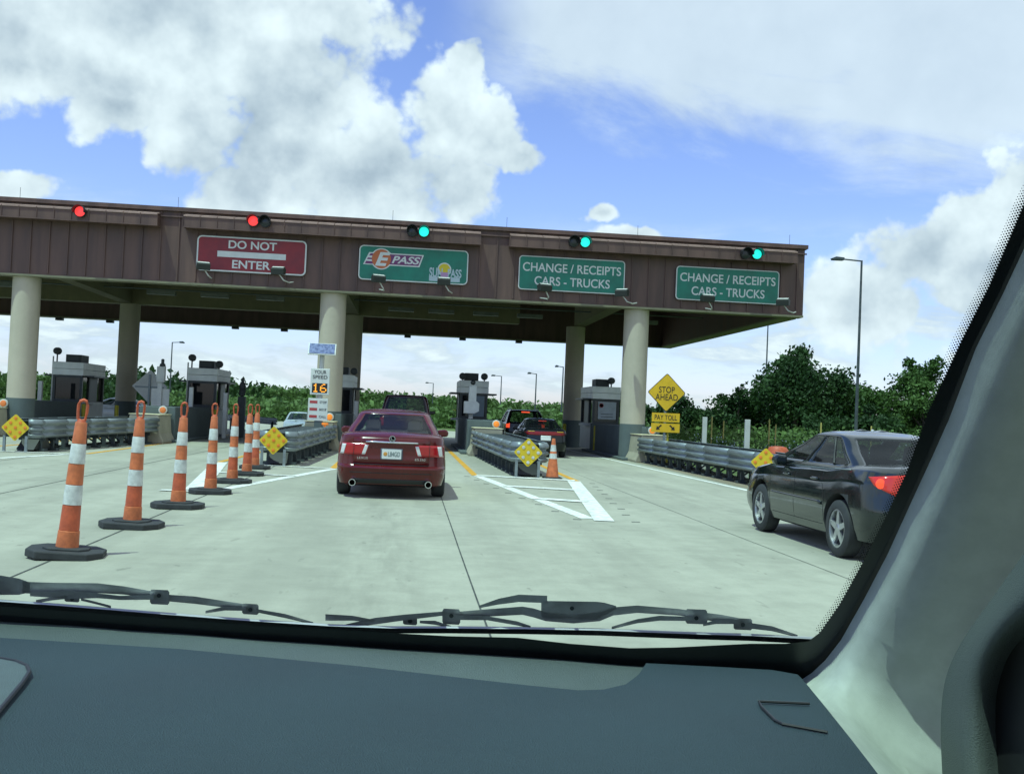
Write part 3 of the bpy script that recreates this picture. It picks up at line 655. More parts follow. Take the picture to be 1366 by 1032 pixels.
mb = MB(); mb.lathe([(.12, 2.68), (.1, 2.78), (.06, 2.8), (.06, 2.95), (.02, 2.97)], (.05, -.1, 0), 12); mb.build('beacon', DARKM, t)

# ------------------------------------------------------------------ free standing signs
t = thing('warning_sign', (8.28, 33, 0), 'yellow diamond STOP AHEAD sign over a PAY TOLL plate with two arrows', 'road sign')
mb = MB(); mb.prism([(a * .7071 - b * .7071, 2.365 + a * .7071 + b * .7071) for a, b in rrect(.9, .9, .06)], 'y', 0, .008); mb.build('border', INK, t)
mb = MB(); mb.prism([(a * .7071 - b * .7071, 2.365 + a * .7071 + b * .7071) for a, b in rrect(.86, .86, .05)], 'y', -.006, -.001); p = mb.build('plate', SIGNY, t)
lettering(p, 'STOP', .52, .2, 0, 2.46, m=INK, bold=.0); lettering(p, 'AHEAD', .74, .2, 0, 2.22, m=INK, bold=.0)
mb = MB(); mb.box((.0, 0, 1.555), (.92, .012, .29)); p2 = mb.build('toll_plate', SIGNY, t); lettering(p2, 'PAY TOLL', .74, .16, 0, 1.56, m=INK)
mb = MB(); mb.box((.0, 0, 1.22), (.94, .012, .29)); p3 = mb.build('arrow_plate', SIGNY, t)
for s in (-1, 1):
    mb = MB(); a = Vector((s * .14, 1.31)); b = Vector((s * .31, 1.15)); d = (b - a).normalized(); n = Vector((-d.y, d.x)); m_ = a + (b - a) * .55
    mb.prism([tuple(a + n * .022), tuple(m_ + n * .022), tuple(m_ + n * .075), tuple(b), tuple(m_ - n * .075), tuple(m_ - n * .022), tuple(a - n * .022)], 'y', -.012, -.0065); mb.build('arrow', INK, p3)
mb = MB(); mb.box((-.02, .04, 1.2), (.07, .05, 2.4)); mb.build('post', STEEL, t); mb = MB(); mb.box((.1, .07, .6), (.06, .04, 1.2)); mb.build('post', YELPOST, t)

t = thing('speed_display', (-2.9, 33.5, 0), 'speed feedback sign showing an amber 16 under a small solar panel', 'speed sign')
mb = MB(); mb.lathe([(.075, .9), (.075, 3.2)], (.02, .12, 0), 14); mb.build('post', GREYM, t, smooth=40)
mb = MB(); mb.box((0, 0, 2.22), (.6, .1, .84)); p = mb.build('display_case', SIGNW, t, bevel=.015)
mb = MB(); mb.box((.0, -.053, 2.02), (.48, .008, .3)); e = mb.build('screen', INK, p)
lettering(p, 'YOUR', .38, .11, .0, 2.53, m=INK, y=-.055, bold=-.0); lettering(p, 'SPEED', .46, .11, .0, 2.37, m=INK, y=-.055)
LED = mat('amber_led', (.9, .35, .02), .3, emit=(1, .36, .03), estr=1.2)
mb = MB()
for d, pat in ((-.125, ['..#..', '.##..', '..#..', '..#..', '..#..', '..#..', '.###.']), (.115, ['..##.', '.#...', '#....', '####.', '#...#', '#...#', '.###.'])):
    for r_, row in enumerate(pat):
        for c_, ch in enumerate(row):
            if ch == '#': mb.box((d + (c_ - 2) * .041, -.060, 2.135 - r_ * .0385), (.034, .006, .032))
mb.build('digits', LED, e)
mb = MB(); mb.box((-.03, 0, 1.33), (.62, .04, .72)); p = mb.build('message_plate', SIGNW, t, bevel=.01)
RED = mat('sign_red', (.42, .05, .05), .5)
for k, s in enumerate(('STOP', 'BACK UP', 'CALL')):
    z = 1.57 - .23 * k
    mb = MB(); mb.box((-.17, -.023, z), (.24, .005, .085)); mb.build('red_band', RED, p)
    lettering(p, s, .22, .075, .13, z, m=INK, y=-.024)
mb = MB(); mb.lathe([(.09, .0), (.11, .03), (.1, .08)], (.22, 0, .84), 16); mb.lathe([(.03, -.08), (.03, .0)], (.22, 0, .84), 8); mb.build('amber_beacon', AMBER, t, smooth=40)
mb = MB(); mb.box((0, .12, .5), (.25, .25, .95)); mb.build('pedestal', GREYBLOCK, t)
mb = MB(); mb.box((.02, 0, 3.26), (.88, .05, .42), M=Matrix.Rotation(-.5, 3, 'X')); fr = mb.build('panel_frame', SIGNW, t, bevel=.01)
mb = MB(); mb.box((.02, -.02, 3.275), (.8, .03, .36), M=Matrix.Rotation(-.5, 3, 'X')); mb.build('solar_cells', mat('solar_cells', (.10, .13, .28), .3, 0, .3, 12), fr)

# ------------------------------------------------------------------ tall channelizer cones
t0 = thing('channelizer_cone', (0, 0, 0), '', 'traffic cone', 'row of tall orange and white cones')
mb = MB(); oc = [(.375, .14), (.25, .32), (-.25, .32), (-.375, .14), (-.375, -.14), (-.25, -.32), (.25, -.32), (.375, -.14)]
mb.prism(oc, 'z', 0, .075); mb.prism([(a * .6, b * .6) for a, b in oc], 'z', .07, .095); mb.build('rubber_base', BLACK, t0, bevel=.018)
segs = [('sleeve', .08, .25, .114, .106, ORANGE), ('body', .25, .49, .100, .091, ORANGE2), ('reflective_band', .49, .68, .094, .086, REFW), ('body', .68, .88, .085, .078, ORANGE), ('reflective_band', .88, 1.07, .081, .073, REFW), ('body', 1.07, 1.275, .070, .058, ORANGE)]
for nm, z0, z1, r0, r1, m in segs:
    mb = MB(); mb.lathe([(r0 * .9, z0 - .0), (r0, z0 + .004), (r1, z1 - .006), (r1 * .93, z1)], n=28); mb.build(nm, m, t0, smooth=40)
mb = MB(); mb.lathe([(.05, 1.27), (.034, 1.30)], n=14)
loop = [(-.036, 0, 1.30), (-.044, 0, 1.37), (-.044, 0, 1.44), (-.03, 0, 1.475), (0, 0, 1.487), (.03, 0, 1.475), (.044, 0, 1.44), (.044, 0, 1.37), (.036, 0, 1.30), (0, 0, 1.285), (-.036, 0, 1.30)]
mb.tube(loop, .0155, 8); mb.build('handle', ORANGE2, t0, smooth=50)
CN = [(-3.03, 9.73, 'nearest and largest tall orange and white cone of the row'), (-3.06, 12.06, 'second nearest tall orange and white cone of the row'), (-3.06, 14.38, 'third nearest tall cone, below the sign panel back'), (-3.08, 16.76, 'fourth tall cone, standing by the tip of the white gore'),
      (-3.13, 19.07, 'fifth tall cone, inside the painted gore'), (-3.2, 21.2, 'sixth tall cone, overlapped by the fifth'), (-3.36, 23.4, 'farthest tall cone at the crash cushion, mostly hidden by the others')]
for i, (x, y, lab) in enumerate(CN):
    o = t0 if i == 0 else copy_tree(t0)
    o.location = (x, y, .001); o.scale = (.87 + .015 * (i % 3), .87 + .015 * (i % 3), .955); o.rotation_euler = (R((0, .4, -.3, .2, 0, .3, 0)[i]), R((3.2, 1.6, 0.9, .5, 0.3, .6, 0)[i]), R((8, -4, 3, 10, -6, 5, 0)[i])); o['label'] = lab
# one ordinary cone beside the right cushion and a barrel top behind the black sedan
t = thing('traffic_cone', (3.36, 23.9, 0), 'worn orange traffic cone with two white bands by the dotted marker', 'traffic cone')
mb = MB(); mb.box((0, 0, .02), (.42, .42, .04)); mb.build('foot', BLACK, t, bevel=.01)
for nm, z0, z1, m in (('body', .04, .46, ORANGE), ('reflective_band', .46, .58, REFW), ('body', .58, .63, ORANGE), ('reflective_band', .63, .78, REFW), ('body', .78, .93, ORANGE)):
    f = lambda z: .15 - .115 * (z - .04) / .9
    mb = MB(); mb.lathe([(f(z0), z0), (f(z1), z1)], n=24); mb.build(nm, m, t, smooth=40)
t = thing('traffic_barrel', (9.0, 24.6, 0), 'orange barrel top showing behind the crash cushion by the black sedan', 'traffic barrel')
mb = MB(); mb.lathe([(.28, 0), (.27, .3), (.26, .85), (.2, .93), (.06, .95)], (0, 0, 0), 24); mb.build('drum', ORANGE2, t, smooth=40); mb = MB(); mb.lathe([(.272, .5), (.268, .65)], n=24); mb.build('reflective_band', REFW, t)

# ------------------------------------------------------------------ vehicles
def ring(w, yr, yf, cr, cf, br, bf, ymid, tap=.05, nR=9, nC=4, nS=15):
    """Closed plan outline: rear edge (left to right), right side, front edge, left side."""
    L2 = (yf - yr) / 2
    def wy(y): return w * (1 - tap * abs((y - (yr + yf) / 2) / L2) ** 3)
    pts = []
    def rear(x): return yr + br * (x / w) ** 2
    def frnt(x): return yf - bf * (x / w) ** 2
    xr = wy(yr) - cr; xf = wy(yf) - cf
    for k in range(nR): x = -xr + 2 * xr * k / (nR - 1); pts.append((x, rear(x)))
    y0 = rear(xr); ys = y0 + cr * 1.3
    for k in range(1, nC + 1): a = R(90 * k / (nC + 1)); pts.append((xr + (wy(ys) - xr) * math.sin(a), y0 + (ys - y0) * (1 - math.cos(a))))
    y1 = frnt(xf); ye = y1 - cf * 1.3
    side = [(wy(ys + (ye - ys) * k / (nS - 1)), ys + (ye - ys) * k / (nS - 1)) for k in range(nS)]
    pts += side
    fr = [(xf + (wy(ye) - xf) * math.cos(R(90 * k / (nC + 1))), ye + (y1 - ye) * math.sin(R(90 * k / (nC + 1)))) for k in range(1, nC + 1)]
    pts += fr
    for k in range(nR): x = xf - 2 * xf * k / (nR - 1); pts.append((x, frnt(x)))
    pts += [(-x, y) for x, y in reversed(fr)]; pts += [(-x, y) for x, y in reversed(side)]
    for k in range(nC, 0, -1): a = R(90 * k / (nC + 1)); pts.append((-(xr + (wy(ys) - xr) * math.sin(a)), y0 + (ys - y0) * (1 - math.cos(a))))
    return pts
NR, NC, NS = 9, 4, 15
I_REAR = range(0, NR - 1); I_RIGHT = range(NR + NC, NR + NC + NS - 1); I_FRONT = range(NR + 2 * NC + NS, 2 * NR + 2 * NC + NS - 1); I_LEFT = range(2 * NR + 3 * NC + NS, 2 * NR + 3 * NC + 2 * NS - 1)
def patch(bvh, corners, d, m, name, parent, off=.006, nx=8, ny=5):
    """A thin panel that lies on the body: four corners (in the plane across d) are filled bilinearly and dropped on the surface along d."""
    d = Vector(d).normalized(); a, b, c, e = (Vector(q) for q in corners)
    rows = []; last = None
    for j in range(ny + 1):
        row = []
        for i in range(nx + 1):
            u, v = i / nx, j / ny
            p = a * (1 - u) * (1 - v) + b * u * (1 - v) + c * u * v + e * (1 - u) * v
            h = bvh.ray_cast(p - d * 3, d, 8)
            if h[0] is not None: last = h[0]
            q = (h[0] if h[0] is not None else (last or p)) - d * off
            row.append(q)
        rows.append(row)
    mb = MB(); mb.grid(rows); o = mb.build(name, m, parent, smooth=60)
    if sum((p.normal for p in o.data.polygons), Vector()).dot(d) > 0: o.data.flip_normals()
    s = o.modifiers.new('wall', 'SOLIDIFY'); s.thickness = off * .9; s.offset = -1
    return o
def wheel(parent, x, y, rad, wid, spokes=5, rim=.66):
    s = 1 if x > 0 else -1
    mb = MB(); prof = [(rim * rad, -wid / 2), (rad * .9, -wid / 2), (rad * .98, -wid * .4), (rad, -wid * .2), (rad, wid * .2), (rad * .98, wid * .4), (rad * .9, wid / 2), (rim * rad * 1.03, wid / 2), (rim * rad, wid * .42)]
    mb.lathe([(r, h * s) for r, h in prof], (0, 0, 0), 36, 'x', False); w = mb.build('wheel', BLACK, parent, smooth=40); w.location = (x, y, rad)
    mb = MB(); R_ = rim * rad
    mb.lathe([(R_ * 1.02, wid * .46 * s), (R_ * .93, wid * .47 * s), (R_ * .9, wid * .30 * s), (R_ * .9, .0)], (0, 0, 0), 36, 'x', False)
    mb.lathe([(R_ * .27, wid * .2 * s), (R_ * .27, wid * .42 * s), (R_ * .2, wid * .46 * s), (.005, wid * .47 * s)], (0, 0, 0), 20, 'x')
    for k in range(spokes):
        a = 2 * math.pi * k / spokes + .3; ca, sa = math.cos(a), math.sin(a)
        def Q(r, t, h): return (h * s * wid, r * ca - t * sa, r * sa + t * ca)
        vs = [Q(R_ * .2, -R_ * .17, .43), Q(R_ * .2, R_ * .17, .43), Q(R_ * .93, R_ * .13, .40), Q(R_ * .93, -R_ * .13, .40), Q(R_ * .2, -R_ * .17, .2), Q(R_ * .2, R_ * .17, .2), Q(R_ * .93, R_ * .13, .25), Q(R_ * .93, -R_ * .13, .25)]
        mb.add(vs, [(0, 1, 2, 3), (0, 3, 7, 4), (1, 5, 6, 2), (3, 2, 6, 7), (4, 7, 6, 5), (0, 4, 5, 1)])
    mb.build('rim', ALLOY, w, smooth=30)
    mb = MB(); mb.lathe([(R_ * .9, -wid * .1 * s), (.02, -wid * .1 * s)], (0, 0, 0), 24, 'x'); mb.build('brake_disc', DARKM, w)
def interp(tab, y):
    for (a, va), (b, vb) in zip(tab[:-1], tab[1:]):
        if y <= b:
            t = max(0, min(1, (y - a) / (b - a))); t = t * t * (3 - 2 * t); return va + (vb - va) * t
    return tab[-1][1]
def car(name, loc, label, paint, sp, group, rz=0.0, glassm=None, seats=None, scale=1.0, cat='car'):
    t = thing(name, loc, label, cat, group, rz); t.scale = (scale,) * 3
    mb = MB(); rings = []
    for (f, w, yr, yf, cr, cf, br, bf) in sp['low']:
        rg = ring(w, yr, yf, cr, cf, br, bf, 0, sp.get('tap', .05))
        rings.append([(x, y, sp['zb'] + f * (interp(sp['top'], y) - sp['zb'])) for x, y in rg])
    last = sp['low'][-1]
    for (sx, ins, cz) in ((.85, .05, .012), (.5, .1, .028), (.1, .13, .035)):
        rg = ring(last[1], last[2] + ins, last[3] - ins, last[4], last[5], last[6], last[7], 0, sp.get('tap', .05))
        rings.append([(x * sx, y, interp(sp['top'], y) + cz) for x, y in rg])
    n = len(rings[0]); vs = [p for r in rings for p in r]
    fs = [(i * n + k, i * n + (k + 1) % n, (i + 1) * n + (k + 1) % n, (i + 1) * n + k) for i in range(len(rings) - 1) for k in range(n)]
    fs += [tuple(reversed(range(n))), tuple(range((len(rings) - 1) * n, len(rings) * n))]
    mb.add(vs, fs)
    body = mb.build('body', paint, t, smooth=32)
    bm = bmesh.new(); bm.from_mesh(body.data); bvh = BVHTree.FromBMesh(bm); bm.free()
    # wheel arches
    rad, wid, tx = sp['wheel']
    cut = MB()
    for y in sp['axles']:
        for s in (-1, 1): cut.lathe([(rad + .06, s * (tx - wid * .75)), (rad + .06, s * (tx + .5))], (0, y, rad + .01), 40, 'x')
    c = cut.build('cutter', paint, t)
    bo = body.modifiers.new('arches', 'BOOLEAN'); bo.object = c; bo.operation = 'DIFFERENCE'; bo.solver = 'EXACT'
    bpy.context.view_layer.update()
    me = bpy.data.meshes.new_from_object(body.evaluated_get(bpy.context.evaluated_depsgraph_get()))
    body.modifiers.clear(); body.data = me; bpy.data.objects.remove(c)
    me.materials.clear(); me.materials.append(paint); me.materials.append(BLACK)
    for p in me.polygons:
        for y in sp['axles']:
            if math.hypot(p.center.y - y, p.center.z - rad - .01) < rad + .06 and (abs(math.hypot(p.center.y - y, p.center.z - rad - .01) - rad - .06) < .012 or abs(abs(p.center.x) - tx + wid * .75) < .01): p.material_index = 1
    me.polygons.foreach_set('use_smooth', [True] * len(me.polygons)); me.set_sharp_from_angle(angle=R(32))
    for y in sp['axles']:
        for s in (-1, 1): wheel(t, s * tx, y, rad, wid, sp.get('spokes', 5))
    # cabin: roof and pillars, the panes are left to the windows
    src = sp['cab']; cab = []; K = 3
    for i in range(len(src) - 1):
        p0, p1, p2, p3 = src[max(i - 1, 0)], src[i], src[i + 1], src[min(i + 2, len(src) - 1)]
        for q in range(K):
            u = q / K; cab.append(tuple(.5 * (2 * b + (c_ - a) * u + (2 * a - 5 * b + 4 * c_ - e) * u * u + (3 * b - a - 3 * c_ + e) * u ** 3) for a, b, c_, e in zip(p0, p1, p2, p3)))
    cab.append(src[-1]); rings = []
    for (z, w, yr, yf, cr, cf, br, bf) in cab: rings.append([(x, y, z) for x, y in ring(w, yr, yf, cr, cf, br, bf, 0, .03)])
    z, w, yr, yf, cr, cf, br, bf = cab[-1]
    for sx, ins, cz in ((.9, .04, .009), (.75, .08, .016), (.5, .14, .024), (.25, .18, .028), (.06, .2, .03)): rings.append([(x * sx, y, z + cz) for x, y in ring(w, yr + ins, yf - ins, cr, cf, br, bf, 0, .03)])
    vs = [p for r in rings for p in r]; g0, g1 = (K * q for q in sp['panes'])
    groups = {'rear_window': [k for k in I_REAR if k in range(sp.get('rw0', 0), NR - 1 - sp.get('rw0', 0))], 'windscreen': list(I_FRONT)}
    for nm, rg in (('R', list(I_RIGHT)), ('L', list(reversed(list(I_LEFT))))):
        for q, (a, b) in enumerate(sp['side']): groups['side_window' + nm + str(q)] = rg[a:b]
    used = set(); G_ = glassm or GLD
    for nm, ks in groups.items():
        fs2 = []
        lo, hi = (g0, g1)
        for i in range(lo, hi):
            for k in ks: fs2.append((i * n + k, i * n + (k + 1) % n, (i + 1) * n + (k + 1) % n, (i + 1) * n + k)); used.add((i, k))
        if fs2:
            m2 = MB(); ids = sorted({q for f in fs2 for q in f}); mp = {q: j for j, q in enumerate(ids)}
            m2.add([vs[q] for q in ids], [tuple(mp[q] for q in f) for f in fs2]); m2.build(nm.rstrip('RL0123456789'), G_[1] if isinstance(G_, tuple) and nm == 'rear_window' else (G_[0] if isinstance(G_, tuple) else G_), t, smooth=60)
    m2 = MB(); m2.add(vs, [(i * n + k, i * n + (k + 1) % n, (i + 1) * n + (k + 1) % n, (i + 1) * n + k) for i in range(len(rings) - 1) for k in range(n) if (i, k) not in used] + [tuple(range((len(rings) - 1) * n, len(rings) * n))])
    cb = m2.build('roof', paint, t, smooth=50)
    for nm, rg in (('R', list(I_RIGHT)), ('L', list(reversed(list(I_LEFT))))):
        for a, b in sp['side'][1:]:
            k = rg[a] if nm == 'R' else (rg[a] + 1) % n; q = MB(); q.tube([vs[i * n + k] for i in range(g0, g1 + 1)], .016, 6); q.build('window_divider', BLACKP, cb)
    pass; s = cb.modifiers.new('wall', 'SOLIDIFY'); s.thickness = .02; s.offset = -1
    if seats:
        sm, rows_ = seats
        for y, xs in rows_:
            for x in xs:
                q = MB(); q.prism([(y, .62), (y + .16, .62), (y + .1, 1.08), (y - .02, 1.08)], 'x', x - .24, x + .24); st = q.build('seat', sm, t, bevel=.04)
                q = MB(); q.prism([(a, b) for a, b in [(x - .13, 1.09), (x + .13, 1.09), (x + .12, 1.24), (x + .07, 1.27), (x - .07, 1.27), (x - .12, 1.24)]], 'y', y - .03, y + .08); q.build('headrest', sm, st, bevel=.025)
    return t, bvh
def mirrors(t, paint, y, x, z, d=.2):
    for s in (-1, 1):
        q = MB(); q.prism([(s * x, z - .06), (s * (x + d), z - .05), (s * (x + d + .015), z + .03), (s * (x + d - .03), z + .085), (s * x, z + .07)], 'y', y - .06, y + .07); q.build('mirror', paint, t, bevel=.03)
def seams(t, bvh, lines, m=None, off=.0025, w=.008):
    """Dark shut lines laid on the body side: lists of (y, z) points."""
    for s in (-1, 1):
        for ln in lines:
            mb = MB(); rows = []
            for (y0, z0), (y1, z1) in zip(ln[:-1], ln[1:]):
                for k in range(9):
                    y, z = y0 + (y1 - y0) * k / 8, z0 + (z1 - z0) * k / 8
                    d = Vector((y1 - y0, z1 - z0)).normalized(); row = []
                    for q in (-1, 1):
                        h = bvh.ray_cast(Vector((s * 3, y - d.y * q * w / 2, z + d.x * q * w / 2)), Vector((-s, 0, 0)), 5)
                        if h[0] is not None: row.append(h[0] + Vector((s * off, 0, 0)))
                    if len(row) == 2: rows.append(row)
            if len(rows) > 1: mb.grid(rows); mb.build('door_seam', m or BLACKP, t)
def rear_patch(t, bvh, x0, x1, z0, z1, m, name, off=.006, sk0=0.0, sk1=0.0, nx=8, ny=5, parent=None):
    return patch(bvh, [(x0 + sk0, 0, z0), (x1 + sk1, 0, z0), (x1, 0, z1), (x0, 0, z1)], (0, 1, 0), m, name, parent or t, off, nx, ny)
def carpaint(name, col, flake=.25): return mat(name, col, .34, flake, .05, 2, coat=.7)
MAROON = mat('maroon_paint', (.090, .0035, .004), .24, 0, .05, 2, coat=.4, spec=.4); BLACKC = mat('dark_green_black_paint', (.007, .012, .012), .14, 0, .05, 2, spec=.5, coat=.5); NEARBL = mat('black_paint', (.006, .008, .009), .25, 0, .05, 2, spec=.35, coat=.25)
TAN = mat('tan_leather', (.42, .40, .30), .6); DARKSEAT = mat('dark_seat', (.03, .033, .035), .8)

# ---- red sedan ahead
LX = 4.85
low = [(0, .78, .34, LX - .34, .16, .25, .05, .1), (.05, .86, .13, LX - .12, .20, .3, .10, .18), (.2, .895, .05, LX - .03, .22, .34, .13, .25), (.36, .905, .0, LX, .22, .36, .15, .28), (.395, .907, .012, LX, .22, .36, .15, .28), (.42, .905, .055, LX - .01, .22, .36, .14, .28),
       (.6, .90, .07, LX - .05, .22, .36, .13, .3), (.8, .885, .065, LX - .1, .22, .36, .13, .32), (.92, .862, .055, LX - .16, .2, .36, .12, .34), (.97, .845, .06, LX - .2, .2, .36, .12, .35), (1.0, .80, .11, LX - .3, .2, .36, .12, .36)]
cabS = lambda z0, z1, zr, yb, ym, yt, fb, fm, ft, w0, w1, w2: [(z0 - .03, w0 + .03, yb - .1, fb + .12, .1, .12, .10, .25), (z0 + .03, w0, yb, fb, .1, .12, .10, .25), ((z0 * 2 + z1) / 3 + .02, w0 + (w1 - w0) * .3, yb + (ym - yb) * .33, fb + (fm - fb) * .33, .1, .12, .1, .25),
       ((z0 + z1 * 2) / 3, w0 + (w1 - w0) * .66, yb + (ym - yb) * .66, fb + (fm - fb) * .66, .1, .12, .1, .24), (z1, w1, ym, fm, .1, .12, .1, .22), (z1 + (zr - z1) * .6, (w1 + w2) / 2 + .02, (ym + yt) / 2 - .03, (fm + ft) / 2, .1, .12, .1, .2), (zr, w2, yt, ft, .1, .12, .1, .18)]
spL = dict(low=low, zb=.19, top=[(0, 1.035), (.6, 1.05), (1.4, .99), (3.4, .96), (4.0, .90), (LX, .70)], wheel=(.335, .215, .79), axles=(.98, 3.75), cab=cabS(1.02, 1.36, 1.425, .62, 1.25, 1.62, 3.62, 2.75, 2.42, .775, .615, .50), panes=(1, 4), side=[(2, 5), (5, 9), (9, 13)], rw0=0)
lex, bv = car('red_sedan', (-.262, 16.72, 0), 'dark red sedan seen from behind in the lane under the green pass sign', MAROON, spL, 'cars in the toll lanes', R(.0), (GLD, GLL), (TAN, [(1.5, (-.36, .36)), (2.5, (-.38, .38))]))
rear_patch(lex, bv, -.61, .61, .565, .99, MAROON, 'boot_lid', .007)
rear_patch(lex, bv, -.60, .60, .545, .562, BLACKP, 'boot_gap', .004, ny=2)
for s in (-1, 1):
    def rp(x0, x1, z0, z1, m, nm, off=.012, sk0=0, sk1=0, par=None): return rear_patch(lex, bv, s * x0, s * x1, z0, z1, m, nm, off, s * sk0, s * sk1, parent=par)
    tl = rp(.36, .845, .70, .885, LAMPR, 'tail_light', .012, .05, .0)
    rp(.375, .43, .71, .865, LAMPW, 'reversing_lens', .016, .05, .05, tl); rp(.735, .80, .71, .87, LAMPW, 'side_lens', .016, .04, .03, tl)
    rp(.606, .612, .70, .89, BLACKP, 'lens_gap', .017, 0, 0, tl)
    mb = MB(); mb.lathe([(.055, -.03), (.055, .3), (.045, .3), (.045, -.03)], (s * .61, .1, .255), 18, 'y'); mb.build('exhaust_pipe', CHROME, lex, smooth=40)
rear_patch(lex, bv, -.42, .42, .905, .928, CHROME, 'chrome_strip', .03, ny=2)
mb = MB(); mb.lathe([(.052, .035), (.052, .028), (.038, .028), (.038, .035)], (0, 0, .975), 20, 'y'); lg = mb.build('emblem', CHROME, lex)
mb = MB(); mb.prism([(-.022, 1.005), (-.012, 1.005), (-.008, .968), (.028, .962), (.026, .952), (-.02, .958)], 'y', .024, .034); mb.build('emblem_mark', CHROME, lg)
pl = rear_patch(lex, bv, -.175, .175, .64, .815, mat('dark_plate_frame', (.10, .11, .15), .5), 'plate_frame', .02)
mb = MB(); mb.box((0, .042, .728), (.31, .008, .15)); p2 = mb.build('number_plate', SIGNW, lex)
text('lettering', '■ L846D', .26, .07, mat('plate_ink', (.05, .12, .10), .6), p2, (.01, .036, .73)) if False else text('lettering', 'L84GD', .19, .075, mat('plate_ink', (.05, .10, .09), .6), p2, (.04, .036, .73))
mb = MB(); mb.lathe([(.033, .036), (.026, .033)], (-.1, 0, .73), 12, 'y'); mb.build('plate_fruit', mat('plate_orange', (.55, .25, .05), .6), p2)
for s, x, w_ in (('LEXUS', -.46, .17), ('ES', .41, .065), ('350', .50, .09)): text('lettering', s, w_, .035, CHROME, lex, (x, .05, .655))
rear_patch(lex, bv, -.6, .6, .20, .32, BLACKP, 'bumper_insert', .006)
rear_patch(lex, bv, -.88, .88, .415, .428, BLACKP, 'bumper_crease', .003, ny=2)
mb = MB(); mb.box((0, 1.42, 1.075), (.5, .1, .04)); mb.build('high_brake_light', mat('dull_tan', (.35, .33, .26), .6), lex)
mirrors(lex, MAROON, 3.05, .80, 1.02, .2)
seams(lex, bv, [[(1.35, .3), (1.35, .95)], [(2.5, .25), (2.5, .97)]])

# ---- black sedan to the right
LC = 4.5
low = [(0, .72, .36, LC - .34, .2, .25, .06, .1), (.05, .81, .15, LC - .14, .22, .3, .10, .2), (.22, .845, .06, LC - .04, .24, .34, .14, .28), (.38, .86, .01, LC, .24, .36, .16, .3), (.50, .862, .02, LC - .01, .24, .36, .16, .3), (.62, .855, .05, LC - .04, .24, .36, .15, .32),
       (.78, .85, .06, LC - .1, .24, .38, .15, .34), (.83, .838, .06, LC - .12, .22, .38, .15, .35), (.95, .80, .07, LC - .2, .22, .38, .14, .36), (1.0, .745, .13, LC - .34, .2, .38, .14, .38)]
spC = dict(low=low, zb=.20, top=[(0, 1.04), (.7, 1.05), (1.4, .985), (3.2, .945), (3.8, .90), (LC, .68)], wheel=(.325, .2, .755), axles=(.92, 3.45), cab=cabS(1.01, 1.34, 1.405, .66, 1.28, 1.62, 3.42, 2.6, 2.3, .725, .575, .50), panes=(1, 4), side=[(1, 3), (3, 7), (8, 13)], rw0=0, tap=.06)
cob, bv = car('black_sedan', (5.72, 10.42, 0), 'dark green black sedan on the right with alloy wheels and a lit tail light', BLACKC, spC, 'cars in the toll lanes', R(.4), (GLD, GLD), (DARKSEAT, [(1.5, (-.36, .36)), (2.4, (-.36, .36))]))
for s in (-1, 1):
    tl = patch(bv, [(s * .52, 0, .72), (s * .82, .12, .86), (s * .865, .18, .95), (s * .46, 0, .995)], (-s * .55, .83, 0), LAMPRS, 'tail_light', cob, .012, 8, 6)
    mb = MB(); h = bv.ray_cast(Vector((s * 2.4, -2.4, .9)), Vector((-s * .62, .79, 0)), 8)
    h = bv.ray_cast(Vector((s * .70, -2, .885)), Vector((0, 1, 0)), 5)
    mb.lathe([(.055, -.0), (.05, -.012), (.02, -.018)], h[0] + Vector((s * .01, -.012, 0)), 16, 'y'); mb.build('lit_bulb', LAMPRL, tl, smooth=40)
rear_patch(cob, bv, -.17, .17, .6, .74, SIGNW, 'number_plate', .012)
seams(cob, bv, [[(1.32, .36), (1.30, .62), (1.45, .98)], [(2.22, .33), (2.22, .95)], [(3.05, .36), (3.12, .93)], [(1.36, .33), (3.0, .33)]])
for s in (-1, 1):
    for y in (1.5, 2.42): patch(bv, [(s, y, .84), (s, y + .2, .84), (s, y + .2, .865), (s, y, .865)], (-s, 0, 0), BLACKC, 'door_handle', cob, .022, 5, 2)
    patch(bv, [(s, 1.36, .555), (s, 3.0, .555), (s, 3.0, .60), (s, 1.36, .60)], (-s, 0, 0), BLACKC, 'side_moulding', cob, .014, 20, 2)
for s in (-1, 1):
    patch(bv, [(s, .72, 1.0), (s, 3.15, .945), (s, 3.15, .952), (s, .72, 1.008)], (-s, 0, 0), STEEL, 'belt_line', cob, .012, 24, 1)
mirrors(cob, BLACKC, 2.78, .755, 1.0, .17)
mb = MB(); mb.lathe([(.02, 1.42), (.018, 1.455), (.004, 1.46)], (0, 1.9, 0), 10); mb.build('roof_stub', LAMPW, cob, smooth=40)

# ---- tall dark vehicle ahead of the red sedan
LS = 5.1
low = [(0, .8, .3, LS - .3, .15, .25, .04, .1), (.08, .92, .06, LS - .1, .12, .3, .05, .15), (.3, .96, .0, LS, .12, .3, .06, .2), (.6, .965, .03, LS - .03, .12, .3, .06, .22), (.95, .95, .05, LS - .1, .12, .3, .06, .25), (1.0, .91, .08, LS - .2, .12, .3, .06, .3)]
spS = dict(low=low, zb=.3, top=[(0, 1.22), (3.6, 1.18), (4.0, 1.1), (LS, .95)], wheel=(.38, .25, .82), axles=(1.05, 4.0), cab=[(1.18, .93, .06, 3.95, .1, .12, .05, .2), (1.26, .91, .1, 3.8, .1, .12, .05, .2), (1.5, .85, .19, 3.45, .1, .12, .05, .2), (1.75, .79, .28, 3.15, .1, .12, .05, .2), (1.9, .74, .36, 2.95, .12, .12, .05, .2), (1.95, .68, .45, 2.8, .14, .12, .05, .2)], panes=(1, 4), side=[(1, 5), (5, 9), (9, 13)], rw0=0)
